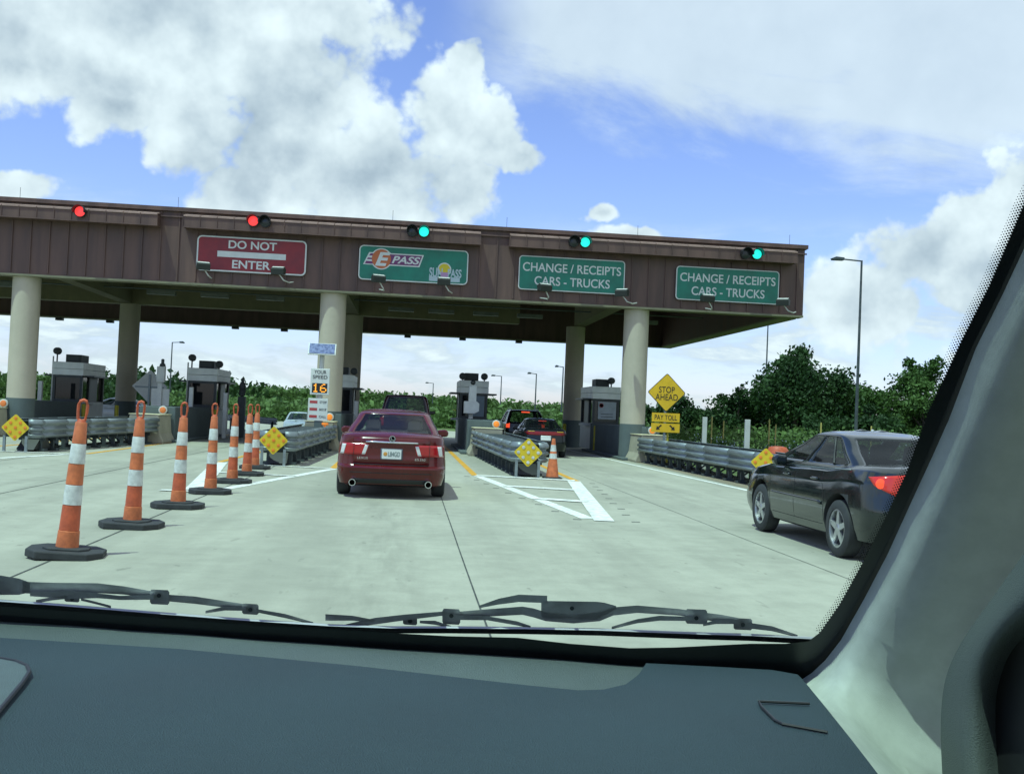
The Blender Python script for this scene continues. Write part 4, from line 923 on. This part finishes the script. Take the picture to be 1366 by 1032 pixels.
tal, bv = car('tall_dark_truck', (-.15, 36.9, 0), 'tall dark maroon vehicle with black windows ahead of the red sedan', carpaint('dark_maroon_paint', (.03, .006, .008)), spS, 'cars in the toll lanes', 0, GLD, cat='truck')
for s in (-1, 1): rear_patch(tal, bv, s * .76, s * .94, .85, 1.2, LAMPR, 'tail_light', .012)
mirrors(tal, NEARBL, 3.3, .9, 1.36, .22)
# ---- crossover and small dark sedan in the right lane
LV = 4.3
low = [(0, .75, .3, LV - .3, .15, .25, .04, .1), (.08, .86, .06, LV - .1, .15, .3, .08, .15), (.3, .90, .0, LV, .15, .3, .1, .2), (.6, .905, .03, LV - .03, .15, .3, .1, .22), (.95, .88, .05, LV - .1, .15, .3, .1, .25), (1.0, .84, .08, LV - .2, .15, .3, .1, .3)]
spV = dict(low=low, zb=.28, top=[(0, 1.08), (3.0, 1.05), (3.4, .98), (LV, .8)], wheel=(.35, .22, .77), axles=(.9, 3.5), cab=[(1.04, .86, .06, 3.3, .12, .12, .08, .2), (1.1, .845, .1, 3.15, .12, .12, .08, .2), (1.27, .80, .19, 2.85, .12, .12, .08, .2), (1.45, .74, .3, 2.55, .12, .12, .08, .2), (1.58, .68, .42, 2.35, .12, .12, .08, .2), (1.63, .62, .52, 2.2, .14, .12, .08, .2)], panes=(1, 4), side=[(1, 5), (5, 9), (9, 13)], rw0=0)
suv, bv = car('crossover', (5.03, 44.6, 0), 'dark crossover with roof rails and lit brake lights beyond the small sedan', NEARBL, spV, 'cars in the toll lanes', R(.5), (GLL, GLD))
for s in (-1, 1):
    rear_patch(suv, bv, s * .70, s * .895, .86, 1.06, LAMPRL, 'tail_light', .012)
    mb = MB(); mb.tube([(s * .58, .55, 1.62), (s * .6, .8, 1.69), (s * .6, 2.0, 1.69), (s * .58, 2.3, 1.62)], .02, 8); mb.build('roof_rail', STEEL, suv, smooth=40)
mb = MB(); mb.box((0, .36, 1.56), (.36, .05, .05)); mb.build('high_brake_light', LAMPRL, suv); mirrors(suv, NEARBL, 2.75, .85, 1.12, .18)
spD = dict(spC); sed, bv = car('small_dark_sedan', (4.72, 35.5, 0), 'small black sedan with a full width red tail band beside the dotted marker', NEARBL, spD, 'cars in the toll lanes', R(.6), GLD, scale=.94)
rear_patch(sed, bv, -.80, .80, .82, .95, mat('dark_red_band', (.22, .006, .008), .2), 'tail_band', .012, .12, -.12, nx=14)
for s in (-1, 1): rear_patch(sed, bv, s * .42, s * .66, .935, .965, mat('amber_lens', (.5, .3, .02), .3), 'amber_lens', .016, ny=2)
rear_patch(sed, bv, -.19, .19, .62, .80, SIGNW, 'number_plate', .016)
mb = MB(); mb.box((0, 1.15, 1.335), (.3, .04, .03)); mb.build('high_brake_light', LAMPRS, sed)
mirrors(sed, NEARBL, 2.75, .76, 1.0, .17)
# ---- vehicles far left
PALEB = carpaint('pale_blue_paint', (.36, .42, .43), .2); WHITEC = carpaint('white_paint', (.62, .64, .62), 0)
far, bv = car('pale_blue_car', (-6.9, 67.5, -.42), 'pale blue car facing this way beyond the middle crash cushion', PALEB, spV, 'cars beyond the toll plaza', math.pi, GLL, scale=.86)
wht, bv = car('white_car', (-13.0, 55.0, 0), 'white car roof showing above the barrier beyond the second tall cone', WHITEC, spC, 'cars beyond the toll plaza', R(78), GLD)

# ------------------------------------------------------------------ planting, posts, lamps
def tuft_faces(mb, c, r, n, size, flat=.8, rnd=random):
    for _ in range(n):
        while True:
            p = Vector((rnd.gauss(0, .52), rnd.gauss(0, .52), rnd.gauss(0, .52)))
            if p.length < 1.5: break
        p = Vector((p.x * r, p.y * r, p.z * r * flat)) + Vector(c)
        a = Vector((rnd.gauss(0, 1), rnd.gauss(0, 1), rnd.gauss(0, 1))).normalized(); b = a.cross(Vector((rnd.gauss(0, 1), rnd.gauss(0, 1), rnd.gauss(0, 1)))).normalized()
        s = size * rnd.uniform(.5, 1.25); a *= s; b *= s * .62
        o = len(mb.v); mb.v += [tuple(p - a), tuple(p + b), tuple(p + a * 1.1), tuple(p - b)]; mb.f.append((o, o + 1, o + 2, o + 3))
LEAFW = leafmat('bright_green_leaves', (.085, .15, .04), (.14, .24, .07)); LEAFD = leafmat('dark_leaves', (.022, .055, .016), (.045, .10, .026)); LEAFM = leafmat('mid_leaves', (.035, .085, .018), (.075, .15, .03)); LEAFL = leafmat('light_leaves', (.06, .12, .025), (.10, .19, .045)); BARK = mat('bark', (.09, .07, .05), .9, 0, .3, 3)  # wood leaves take the lightest leaf green
def tree(x, y, h, w, m, label, seed, n=34, leaf=.24, per=150, low=.12):
    rnd = random.Random(seed); t = thing('broadleaf_tree', (x, y, -.03), label, 'tree', 'trees beyond the verge on the right')
    mb = MB(); top = (rnd.uniform(-.4, .4), 0, h * .55); mb.tube([(0, 0, 0), (.1, 0, h * .25), top], [.035 * h, .028 * h, .014 * h], 8)
    cl = MB(); cs = []
    for k in range(n):
        while True:
            q = Vector((rnd.uniform(-1, 1), rnd.uniform(-1, 1), rnd.uniform(-1, 1)))
            if q.length < 1: break
        prof = 1 - .35 * max(0, q.z)
        c = Vector((q.x * w / 2 * prof, q.y * w / 2 * prof, h * (low + (1 - low) * (.5 + .5 * q.z) * .93)))
        r = rnd.uniform(.10, .19) * w * (1.0 - .35 * max(0, q.z)); cs.append(c); tuft_faces(cl, c, r * rnd.uniform(.9, 1.15), int(per * 1.9), leaf * .68, .8, rnd)
    for c in cs[::4]: mb.tube([(0.05, 0, h * .3), (c.x * .5, c.y * .5, h * .3 + (c.z - h * .3) * .6), tuple(c)], [.014 * h, .008 * h, .003 * h], 5)
    mb.build('trunk', BARK, t); cl.build('crown', m, t)
TR = [(29.0, 76, 7.7, 8.4, LEAFD, 'large dark broad tree behind the lamp post on the right', 44, .26, 190), (25.2, 78, 4.6, 4.6, LEAFD, 'low dark tree at the left foot of the large dark tree', 26, .22, 130), (33.2, 78, 5.7, 5.6, LEAFM, 'mid green tree right of the large dark tree', 30, .24, 150),
      (35.2, 68, 5.2, 5.6, LEAFL, 'light green bushy tree behind the black sedan roof', 30, .2, 150), (39.6, 77, 9.0, 5.4, LEAFM, 'tall loose light tree at the windscreen edge', 28, .22, 110), (21.4, 82, 3.6, 4.4, LEAFD, 'small round dark tree right of the STOP AHEAD sign', 24, .22, 130), (17.6, 84, 3.7, 5.0, LEAFD, 'small dark tree behind the STOP AHEAD sign', 24, .22, 130),
      (36.6, 80, 5.5, 5.6, LEAFM, 'mid green tree between the light bushy tree and the tall loose tree', 30, .22, 140), (39.2, 70, 5.8, 6.6, LEAFL, 'light green tree low beside the windscreen pillar', 30, .2, 140),
      (42.5, 74, 5.5, 6.0, LEAFM, 'mid green tree at the right edge behind the windscreen pillar', 26, .24, 130), (30.5, 66, 3.3, 4.6, LEAFD, 'dark bushy tree before the large dark tree', 24, .2, 140), (26.6, 66, 2.3, 4.4, LEAFD, 'low dark shrubby tree above the flower bed', 20, .2, 120)]
for i, (x, y, h, w, m, lab, n, lf, per) in enumerate(TR): tree(x, y, h, w, m, lab, 100 + i, n, lf, per, .0 if h < 6 else .06)
# distant woods
mb = MB(); rnd = random.Random(5)
for k in range(520):
    x = rnd.uniform(-150, 95); y = 262 + rnd.uniform(-12, 30)
    base = 5.5 - 1.7 * min(1, max(0, (x + 60) / 110)) + 1.1 * noise.noise(Vector((x * .05, y * .05, 1)))
    for j in range(3): tuft_faces(mb, (x + rnd.uniform(-2, 2), y, base * (.25 + .3 * j)), 2.1 - .3 * j, 46, .55, .9, rnd)
o = mb.build('far_woods', LEAFW); o['kind'] = 'stuff'; tag(o, 'long band of woods far beyond the toll plaza', 'woods')
mb = MB()
for k in range(60):
    x = rnd.uniform(-34, -16); y = rnd.uniform(105, 125)
    tuft_faces(mb, (x, y, rnd.uniform(.5, 3.4)), 1.5, 60, .38, .9, rnd)
o = mb.build('roadside_thicket', LEAFD); o['kind'] = 'stuff'; tag(o, 'dark thicket beyond the farthest left toll booth', 'thicket')
mb = MB()
for k in range(700):
    x = rnd.uniform(-22, 62); y = rnd.uniform(88, 104) - (8 if x > 4 else 0); hh = rnd.uniform(.8, 1.9)
    for j in range(2): tuft_faces(mb, (x, y, hh * (.25 + .45 * j)), rnd.uniform(.7, 1.1), 30, .26, .9, rnd)
o = mb.build('roadside_bushes', LEAFW); o['kind'] = 'stuff'; tag(o, 'band of green bushes along the far side of the plaza road', 'bushes')
# verge scrub and flowering bed
mb = MB()
for k in range(420):
    x = rnd.uniform(10.2, 42); y = rnd.uniform(43, 62); tuft_faces(mb, (x, y, rnd.uniform(.15, 1.0)), .6, 26, .12, .8, rnd)
o = mb.build('verge_scrub', LEAFW); o['kind'] = 'stuff'; tag(o, 'light green scrub growing on the verge behind the flowering bushes', 'scrub')
FLOWER = mat('pale_blue_petals', (.45, .50, .60), .7)
for i in range(9):
    t = thing('flowering_bush', (11.6 + i * 1.15, 39 + .8 * math.sin(i * 2.1), -.03), ('leftmost flowering bush of the bed behind the crash cushion', 'flowering bush second from the left end of the bed', 'flowering bush third from the left end of the bed', 'flowering bush fourth from the left end of the bed', 'middle flowering bush of the nine in the bed', 'flowering bush sixth from the left end of the bed', 'flowering bush seventh from the left, above the orange barrel', 'flowering bush eighth from the left end of the bed', 'rightmost flowering bush, at the bonnet of the black sedan')[i], 'bush', 'pale blue flowering bushes behind the guard rail')
    a = MB(); b = MB()
    for k in range(9):
        c = (rnd.uniform(-.55, .55), rnd.uniform(-.4, .4), rnd.uniform(.15, .78)); tuft_faces(a, c, .34, 55, .075, .8, rnd)
        tuft_faces(b, (c[0], c[1] - .06, c[2] + .08), .36, 15, .04, .8, rnd)
    a.build('foliage', LEAFL, t); b.build('blossom', FLOWER, t)
STK = [(11.9, 40, 1.7), (13.0, 42, 1.55), (14.6, 41, 1.7), (15.6, 43, 1.5), (17.2, 42, 1.65), (19.4, 42, 1.6)]
for i, (x, y, h) in enumerate(STK):
    post('stake', x, y, -.03, h, .03, mat('stake_wood', (.40, .34, .10), .8), ('slim yellow stake at the left end of the flower bed', 'second slim yellow stake from the left', 'slim yellow stake right of the second grey post', 'slim yellow stake in the middle of the scrub', 'slim yellow stake left of the black sedan roof', 'slim yellow stake nearest the lamp post')[i], 'stake', 'stakes in the flower bed')
for x, y, h, lab in ((9.15, 31.5, 1.62, 'grey guard post beside the yellow sign plates'), (9.15, 27.4, 1.58, 'grey guard post left of the flowering bushes')):
    mb = MB(); mb.box((0, 0, h / 2), (.13, .1, h)); o = mb.build('guard_post', GREYM, None, bevel=.008); o.location = (x, y, 0); tag(o, lab, 'post', 'grey posts behind the right crash cushion')
def lamp(x, y, h, arm, label, r=.09):
    t = thing('street_lamp', (x, y, -.03), label, 'street lamp', 'street lamps around the plaza')
    mb = MB(); mb.lathe([(r * 1.5, 0), (r * 1.3, .5), (r, 1), (r * .6, h)], n=12); mb.build('pole', DSTEEL, t, smooth=40)
    if arm:
        mb = MB(); mb.tube([(0, 0, h - .04), (arm * .7, 0, h + .02)], r * .45, 8); mb.build('arm', DSTEEL, t)
        mb = MB(); mb.prism([(arm * .62, h - .07), (arm, h - .08), (arm * 1.03, h + .02), (arm * .9, h + .13), (arm * .62, h + .1)], 'y', -.18, .18); mb.build('lamp_head', DSTEEL, t, bevel=.02)
lamp(26.75, 60, 11.65, -1.85, 'tall street lamp with an arm to the left, nearest on the right', .10)
lamp(31.6, 90, 10.4, 0, 'bare lamp pole rising behind the large dark tree', .09)
lamp(-24.8, 110, 7.4, 1.2, 'street lamp seen between the two left toll booths')
lamp(11.3, 130, 6.2, -1.3, 'street lamp just right of the booth with the grey cabinets'); lamp(13.3, 110, 5.9, -.95, 'street lamp above the crossover'); lamp(3.4, 160, 5.7, -1.2, 'small far street lamp above the tall dark vehicle'); lamp(14.7, 100, 6.3, -.8, 'street lamp peeping from behind the last rear column')
t = thing('warning_sign', (10.8, 150, 0), 'tiny yellow diamond sign far down the road left of a booth', 'road sign')
mb = MB(); mb.prism([(0, 3.2), (.75, 2.45), (0, 1.7), (-.75, 2.45)], 'y', 0, .03); mb.build('plate', SIGNY, t); mb = MB(); mb.box((0, .06, 1.1), (.1, .06, 2.2)); mb.build('post', STEEL, t)
t.location = (5.7, 140, -1.2)
# guard rail beyond the cones and low barrier wall on the far left
t = thing('guard_rail', (-6.3, 50, 0), 'grey corrugated guard rail beyond the booths, left of the pale blue car', 'guard rail')
mb = MB(); rows = [[(a, y, .45 + q * .7) for a, q in thrie(8, 1)] for y in (0, 8)]; mb.grid(rows); r = mb.build('rail', STEEL, t, smooth=50)
for y in (.5, 2.5, 4.5, 6.5):
    mb = MB(); mb.box((.0, y, .3), (.1, .1, .6)); mb.build('post', DSTEEL, t)
t.rotation_euler = (0, 0, R(28))

# ------------------------------------------------------------------ the car the photograph is taken from
own = thing('own_car', (0, 0, 0), 'interior of the grey car at the front, with dashboard, wipers and pale windscreen pillar', 'car')
WB0, WB1 = Vector((-.48724, 1.32743, 1.18)), Vector((.47667, 1.16146, 1.18))
WH = (WB1 - WB0).normalized(); WUP = Vector((0, -.62, .785)).normalized(); WN = WH.cross(WUP).normalized()
if WN.y < 0: WN = -WN
def ws(px, py, off=0.0): return on_plane(px, py, WB0 + WN * off, WN)
def dash(px, py, z): return on_plane(px, py, (0, 0, z), Vector((0, 0, 1)))
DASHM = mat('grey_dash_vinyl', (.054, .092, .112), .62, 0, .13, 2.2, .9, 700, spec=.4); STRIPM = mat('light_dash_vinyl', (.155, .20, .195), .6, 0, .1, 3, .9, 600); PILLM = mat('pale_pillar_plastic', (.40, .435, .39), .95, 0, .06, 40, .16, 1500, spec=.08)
FRIT = mat('black_frit', (.006, .008, .010), .35); TRIMD = mat('dark_door_trim', (.02, .024, .026), .7)
WIPM = mat('wiper_arm_paint', (.36, .38, .38), .45, .1, .2, 30); WIPS = mat('wiper_spine', (.42, .43, .44), .35, .5)
# windscreen pane
mb = MB(); c0 = WB0 - WH * .75; mb.add([c0 - WUP * .03, WB1 + WH * .06 - WUP * .03, WB1 + WH * .02 + WUP * .82, c0 + WUP * .82 + WH * .06], [(0, 1, 2, 3)]); mb.build('windscreen', clear_pane(), own)
# black band on the glass along its lower edge and up the pillar
FB = [((-420, 776), (-420, 800)), ((0, 808), (0, 831)), ((340, 834), (340, 860)), ((600, 848), (600, 878)), ((690, 850), (690, 884)), ((760, 858), (760, 890)), ((840, 864), (840, 897)), ((900, 863), (900, 902)), ((1000, 858), (1010, 910)), ((1048, 858), (1058, 914)), ((1078, 855), (1090, 908)), ((1094, 843), (1109, 886)), ((1120, 806), (1136, 852)), ((1150, 752), (1161, 806)),
      ((1180, 693), (1192, 747)), ((1209, 631), (1225, 678)), ((1239, 549), (1275, 566)), ((1281, 458), (1310, 472)), ((1320, 381), (1345, 402)), ((1366, 273), (1380, 330)), ((1412, 180), (1440, 215)), ((1500, 0), (1530, 30)), ((1600, -200), (1640, -170))]
mb = MB(); mb.grid([[ws(*a, -.004), ws((a[0] + b[0]) / 2, (a[1] + b[1]) / 2, -.005), ws(*b, -.004)] for a, b in FB]); fb = mb.build('frit_band', FRIT, own)
mb = MB(); edge_ = [Vector(a) for a, b in FB[11:21]]; seg = [0]
for a, b in zip(edge_[:-1], edge_[1:]): seg.append(seg[-1] + (b - a).length)
s_ = 0.0; row = 0
while s_ < seg[-1]:
    k = max(i for i in range(len(seg)) if seg[i] <= s_ + 1e-6); k = min(k, len(edge_) - 2)
    d = (edge_[k + 1] - edge_[k]).normalized(); n = Vector((d.y, -d.x)); n = -n if n.x > 0 else n
    p = edge_[k] + d * (s_ - seg[k])
    fd = 1.0 - .5 * max(0, min(1, (p.y - 330) / 420))
    for c_ in range(5 if p.y < 600 else 4):
        q = p + n * (.6 + c_ * 2.9 * (.5 + fd / 2)) + d * (2.1 * (c_ % 2)); r = (1.75 - .25 * c_) * (.35 + .65 * fd)
        mb.add([ws(q.x + r * math.cos(a * 1.047), q.y + r * math.sin(a * 1.047), -.004) for a in range(6)], [tuple(range(6))])
    s_ += 4.2; row += 1
o = mb.build('frit_dots', FRIT, fb); o['kind'] = 'stuff'
# dashboard: near pad and the paler strip by the glass
pad = [(-900, 795), (-420, 820), (0, 850), (240, 865), (480, 888), (700, 913), (770, 920), (805, 919), (835, 912), (852, 899), (862, 884), (960, 889), (1030, 893), (1064, 899), (1071, 906)]
far = [dash(x, y, 1.188) for x, y in pad]
mb = MB(); rows = []
for p in far:
    near = Vector((p.x * .785, .60, 1.188)); row = [p + Vector((0, .004, -.016)), p + Vector((0, .0015, -.004))]
    for k in range(9):
        t = k / 8; q = p.lerp(near, t); q.z = 1.188 + .004 * math.sin(math.pi * t) - .10 * max(0, t - .72) ** 2 * 4; row.append(q)
    row.append(Vector((near.x, .56, 1.08))); row.append(Vector((near.x, .55, .8))); rows.append(row)
mb.grid(rows); d_ = mb.build('dashboard', DASHM, own, smooth=60)
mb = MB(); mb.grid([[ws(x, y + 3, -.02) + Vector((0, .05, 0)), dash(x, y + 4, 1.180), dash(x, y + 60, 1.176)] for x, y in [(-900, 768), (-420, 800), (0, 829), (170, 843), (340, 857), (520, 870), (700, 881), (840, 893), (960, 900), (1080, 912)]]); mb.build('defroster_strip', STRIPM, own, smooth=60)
# airbag cover line at the left and the small corner cover at the right
mb = MB(); spk = [(-60, 874), (0, 878), (22, 882), (36, 888), (39, 896), (30, 910), (0, 946), (-60, 1020)]
mb.tube([dash(x, y, 1.196) for x, y in spk], .0022, 6); cvr = [dash(x, y, 1.194) for x, y in spk]
mb2 = MB(); mb2.add([dash(x, y, 1.1965) for x, y in spk], [tuple(range(len(spk)))]); s2_ = mb2.build('speaker_cover', mat('speaker_cloth', (.085, .115, .125), .7, 0, .1, 60, .5, 900), own); mb.build('cover_gap', BLACKP, s2_)
mb = MB(); mb.tube([dash(x, y, 1.1938) for x, y in [(1080, 938), (1012, 935), (1016, 942), (1034, 960), (1044, 965), (1104, 976)]], .0014, 6); mb.build('corner_cover_gap', BLACKP, own)
mb = MB(); mb.tube([dash(x, y, 1.1945) for x, y in [(1078, 936.5), (1010, 933.5)]], .0006, 6); mb.build('corner_cover_lip', STRIPM, own)
# pillar trim: lofted from the glass edge to the door opening
PE = [(1700, -260), (1535, -20), (1432, 195), (1366, 332), (1337, 394), (1302, 464), (1266, 559), (1245, 606), (1215, 671), (1184, 739), (1153, 798), (1122, 853), (1101, 880), (1083, 897), (1066, 908)]
BOT = [(1066, 908), (1085, 938), (1115, 979), (1145, 1010), (1172, 1036), (1240, 1100)]
def pil(px, py, X): d = sight(px, py); return CAM + d * (X / d.x)
rows = []
for (x, y) in PE:
    e = ws(x, y, -.008); row = []
    for s, dxp, dyp in ((0, 0, 0), (.25, 7, 3), (.6, 22, 9), (1, 42, 18), (1.5, 80, 40), (2.2, 150, 80), (3, 240, 130), (4, 330, 190)):
        X = e.x + (.000, .001, .003, .010, .036, .085, .145, .20)[(0, .25, .6, 1, 1.5, 2.2, 3, 4).index(s)]
        row.append(pil(x + dxp, y + dyp, X))
    row[0] = e; rows.append(row)
OFF_ = ((0, 0), (7, 3), (22, 9), (42, 18), (80, 40), (150, 80), (240, 130), (330, 190)); XO = (.000, .001, .003, .010, .036, .085, .145, .20)
for (x, y), wt in zip(BOT[1:], (.7, .9, 1, 1, 1)):
    row = []; e = dash(x, y, 1.182)
    for i, (dxp, dyp) in enumerate(OFF_):
        a = pil(x + dxp, y + dyp, e.x + XO[i]); d = sight(x + dxp, y + dyp)
        yw = (e.y, e.y + .004, e.y * .7 + 1.03 * .3, e.y * .3 + 1.035 * .7, 1.035, 1.022, 1.0, .98)[i]
        row.append(a.lerp(CAM + d * (yw / d.y), wt))
    row[0] = e; rows.append(row)
for _ in range(5):
    rows = [rows[0]] + [[(rows[i - 1][c] + rows[i][c] * 2 + rows[i + 1][c]) / 4 if c > 1 else rows[i][c] for c in range(len(rows[i]))] for i in range(1, len(rows) - 1)] + [rows[-1]]
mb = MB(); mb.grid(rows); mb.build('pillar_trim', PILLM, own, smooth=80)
# pillar shade coloured into a trim sheet, and the dark gap beside it
def wall(name, pts, X, m):
    mb = MB(); rows = [[pil(x, y, X + dx_) for x, y, dx_ in r] for r in pts]; mb.grid(rows); return mb.build(name, m, own, smooth=70)
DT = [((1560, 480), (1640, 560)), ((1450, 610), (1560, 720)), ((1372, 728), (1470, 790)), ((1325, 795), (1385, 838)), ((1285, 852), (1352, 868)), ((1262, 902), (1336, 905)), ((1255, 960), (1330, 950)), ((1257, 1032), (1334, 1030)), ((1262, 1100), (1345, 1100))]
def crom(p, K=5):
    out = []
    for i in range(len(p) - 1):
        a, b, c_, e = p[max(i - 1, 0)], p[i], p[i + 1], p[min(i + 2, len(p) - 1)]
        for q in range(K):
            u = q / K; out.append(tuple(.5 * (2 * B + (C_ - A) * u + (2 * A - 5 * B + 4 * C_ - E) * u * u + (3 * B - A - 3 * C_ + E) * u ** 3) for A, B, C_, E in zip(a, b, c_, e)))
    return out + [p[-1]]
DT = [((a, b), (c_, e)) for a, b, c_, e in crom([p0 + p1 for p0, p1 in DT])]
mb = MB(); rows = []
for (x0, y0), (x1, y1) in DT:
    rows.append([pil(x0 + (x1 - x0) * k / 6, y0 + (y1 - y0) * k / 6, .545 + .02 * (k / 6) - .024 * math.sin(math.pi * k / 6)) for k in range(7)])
mb.grid(rows); mb.build('painted_shade_trim', mat('pillar_shade_grey', (.085, .105, .098), .75, 0, .05, 4, .3, 700), own, smooth=80)  # dark grey stands in for shade at the right of the pillar
mb = MB(); mb.grid([[pil(x1 - 4, y1, .562), pil(x1 + 60, y1 + 10, .575), pil(x1 + 260, y1 + 60, .60)] for (x0, y0), (x1, y1) in DT]); mb.build('door_seal', BLACKP, own, smooth=60)
# roof, doors and seats close the cabin so that light only comes in through the glass
HEAD = mat('headliner_cloth', (.35, .36, .33), .9); OUT = carpaint('own_grey_paint', (.10, .11, .115), .3)
mb = MB(); mb.box((-.33, -.86, 1.93), (1.86, 2.62, .04)); mb.build('headliner', HEAD, own, bevel=.02)
mb = MB(); mb.box((-.33, -.87, 1.972), (1.9, 2.66, .035)); mb.build('roof_panel', OUT, own, bevel=.015)
for s, X in ((1, .63), (-1, -1.27)):
    mb = MB(); mb.box((X, -.35, .72), (.10, 2.7, .74)); dr = mb.build('door', TRIMD, own, bevel=.03)
    mb = MB(); mb.prism([(-.55, 1.09), (-.40, 1.09), (-.46, 1.88), (-.60, 1.88)], 'x', X - .03, X + .03); mb.prism([(-1.75, 1.09), (-1.6, 1.09), (-1.62, 1.88), (-1.75, 1.88)], 'x', X - .03, X + .03); mb.build('door_pillar', TRIMD, dr)
mb = MB(); mb.box((-.33, -2.12, 1.1), (1.86, .08, 1.5)); mb.build('tailgate', TRIMD, own)
mb = MB(); mb.box((-.33, -.5, .40), (1.9, 3.4, .08)); mb.build('floor_pan', TRIMD, own)
mb = MB(); mb.grid([[(x, y, z - .05 * (x + .33) ** 2) for x in (-1.25, -.9, -.33, .2, .6)] for y, z in ((1.34, 1.06), (1.7, 1.02), (2.1, .93), (2.25, .80), (2.28, .5))]); bo = mb.build('bonnet', OUT, own, smooth=60)
mb = MB(); mb.grid([[WB0 - WH * .8 + Vector((0, a, b)), WB0 + Vector((0, a, b)), WB1 + Vector((0, a, b)), WB1 + WH * .12 + Vector((0, a, b))] for a, b in ((.0, -.015), (.05, -.03), (.16, -.10))]); mb.build('cowl', BLACKP, own)
mb = MB(); mb.box((-.33, 1.2, .78), (1.86, .1, .7)); mb.build('bulkhead', TRIMD, own)
for x in (-.78, .12):
    mb = MB(); mb.prism([(-.75, .55), (-.2, .5), (-.2, .68), (-.62, .72), (-.8, 1.25), (-.95, 1.22)], 'x', x - .25, x + .25); st = mb.build('front_seat', mat('grey_seat_cloth', (.12, .13, .13), .9), own, bevel=.04)
# wipers resting above the cowl, outside the glass
def flat(mb, pts, off, h):
    """a bar that follows the points on the glass, h pixels deep, a few millimetres thick"""
    rows = []
    for i, (x, y) in enumerate(pts):
        hh = (h[i] if isinstance(h, (list, tuple)) else h) * 1.08 + .2
        rows.append([ws(x, y - hh / 2, off), ws(x, y - hh / 2, off + .008), ws(x, y + hh / 2, off + .008), ws(x, y + hh / 2, off), ws(x, y - hh / 2, off)])
    mb.grid(rows); n = 5
    o = len(mb.v) - n * len(pts); mb.f.append((o, o + 1, o + 2, o + 3)); o = len(mb.v) - n; mb.f.append((o + 3, o + 2, o + 1, o))
def joint(mb, x, y, w, h, off): mb.prism  # (unused)
def wiper(arm, yokes, blocks, blade, rivets):
    mb = MB()
    for pts, h in arm: flat(mb, pts, .026, h)
    w = mb.build('wiper_arm', WIPM, own, smooth=40)
    for pts, h in yokes:
        mb = MB(); flat(mb, pts, .018, h); mb.build('yoke', WIPM, w, smooth=40)
    for x, y, bw, bh in blocks:
        mb = MB(); flat(mb, [(x - bw / 2, y - .5), (x - bw / 2 + 2, y - .5), (x + bw / 2 - 2, y + .5), (x + bw / 2, y + .5)], .024, [bh * .7, bh, bh, bh * .7]); mb.build('joint_block', WIPM, w)
    for x, y in rivets:
        mb = MB(); c = ws(x, y, .022); mb.add([ws(x + 3 * math.cos(a * .785), y + 3 * math.sin(a * .785), .0225) for a in range(8)], [tuple(range(8))]); mb.build('rivet', DSTEEL, w)
    mb = MB(); flat(mb, [(x, y + 4) for x, y in blade], .008, 6); b = mb.build('blade_rubber', BLACKP, w)
    mb = MB(); mb.tube([ws(x, y, .014) for x, y in blade], .0022, 6); mb.build('blade_spine', WIPS, b)
wiper([([(-300, 745), (-60, 772), (0, 780), (25, 782), (40, 783)], [26, 26, 24, 20, 12]), ([(30, 783), (70, 785), (130, 784), (165, 787), (205, 793)], [14, 15, 12, 10, 8]), ([(222, 797), (260, 800), (325, 809)], [8, 9, 7])],
      [([(40, 792), (95, 793), (130, 794), (160, 797), (205, 796)], [5, 10, 6, 5, 6]), ([(48, 802), (70, 798), (90, 796)], 4), ([(108, 799), (125, 803), (148, 809)], 3), ([(274, 816), (300, 811), (328, 812)], [3, 5, 4]), ([(342, 814), (380, 821), (418, 831)], [4, 5, 3])],
      [(96, 797, 20, 10), (213, 796, 26, 18), (334, 812, 22, 13)], [(-300, 778), (-20, 800), (80, 807), (213, 818), (330, 827), (437, 834)], [(212, 794), (96, 798), (334, 813)])
wiper([([(639, 809), (665, 802), (692, 797.5), (730, 799)], [3, 7, 9, 9]), ([(603, 821), (650, 817), (697, 814), (712, 817), (728, 822), (765, 825), (800, 822), (818, 815), (850, 812), (905, 816), (932, 820)], [9, 9, 10, 11, 11, 11, 11, 10, 9, 8, 8]), ([(722, 812), (728, 813), (795, 814), (806, 812), (822, 810)], [18, 22, 22, 16, 4]), ([(935, 821), (960, 824), (985, 828)], [9, 9, 8])],
      [([(454, 836), (500, 828), (540, 823), (590, 818)], [4, 8, 7, 5]), ([(560, 829), (580, 830), (602, 836)], [3, 5, 3]), ([(608, 823), (650, 824), (690, 831), (708, 836)], [6, 5, 5, 3]), ([(816, 837), (850, 828), (880, 824), (925, 825)], [3, 5, 6, 5]), ([(938, 833), (955, 829), (985, 829)], [3, 5, 5]), ([(1000, 834), (1030, 838), (1064, 848)], [7, 6, 3]), ([(434, 823), (470, 824), (500, 828)], [8, 6, 3])],
      [(547, 827, 19, 11), (602, 822, 24, 19), (929, 822, 29, 18), (991, 832, 25, 14)], [(434, 834), (520, 837), (600, 837), (700, 838), (800, 840), (930, 845), (1000, 847), (1092, 852)], [(763, 811), (602, 821), (547, 828), (929, 824), (991, 833)])
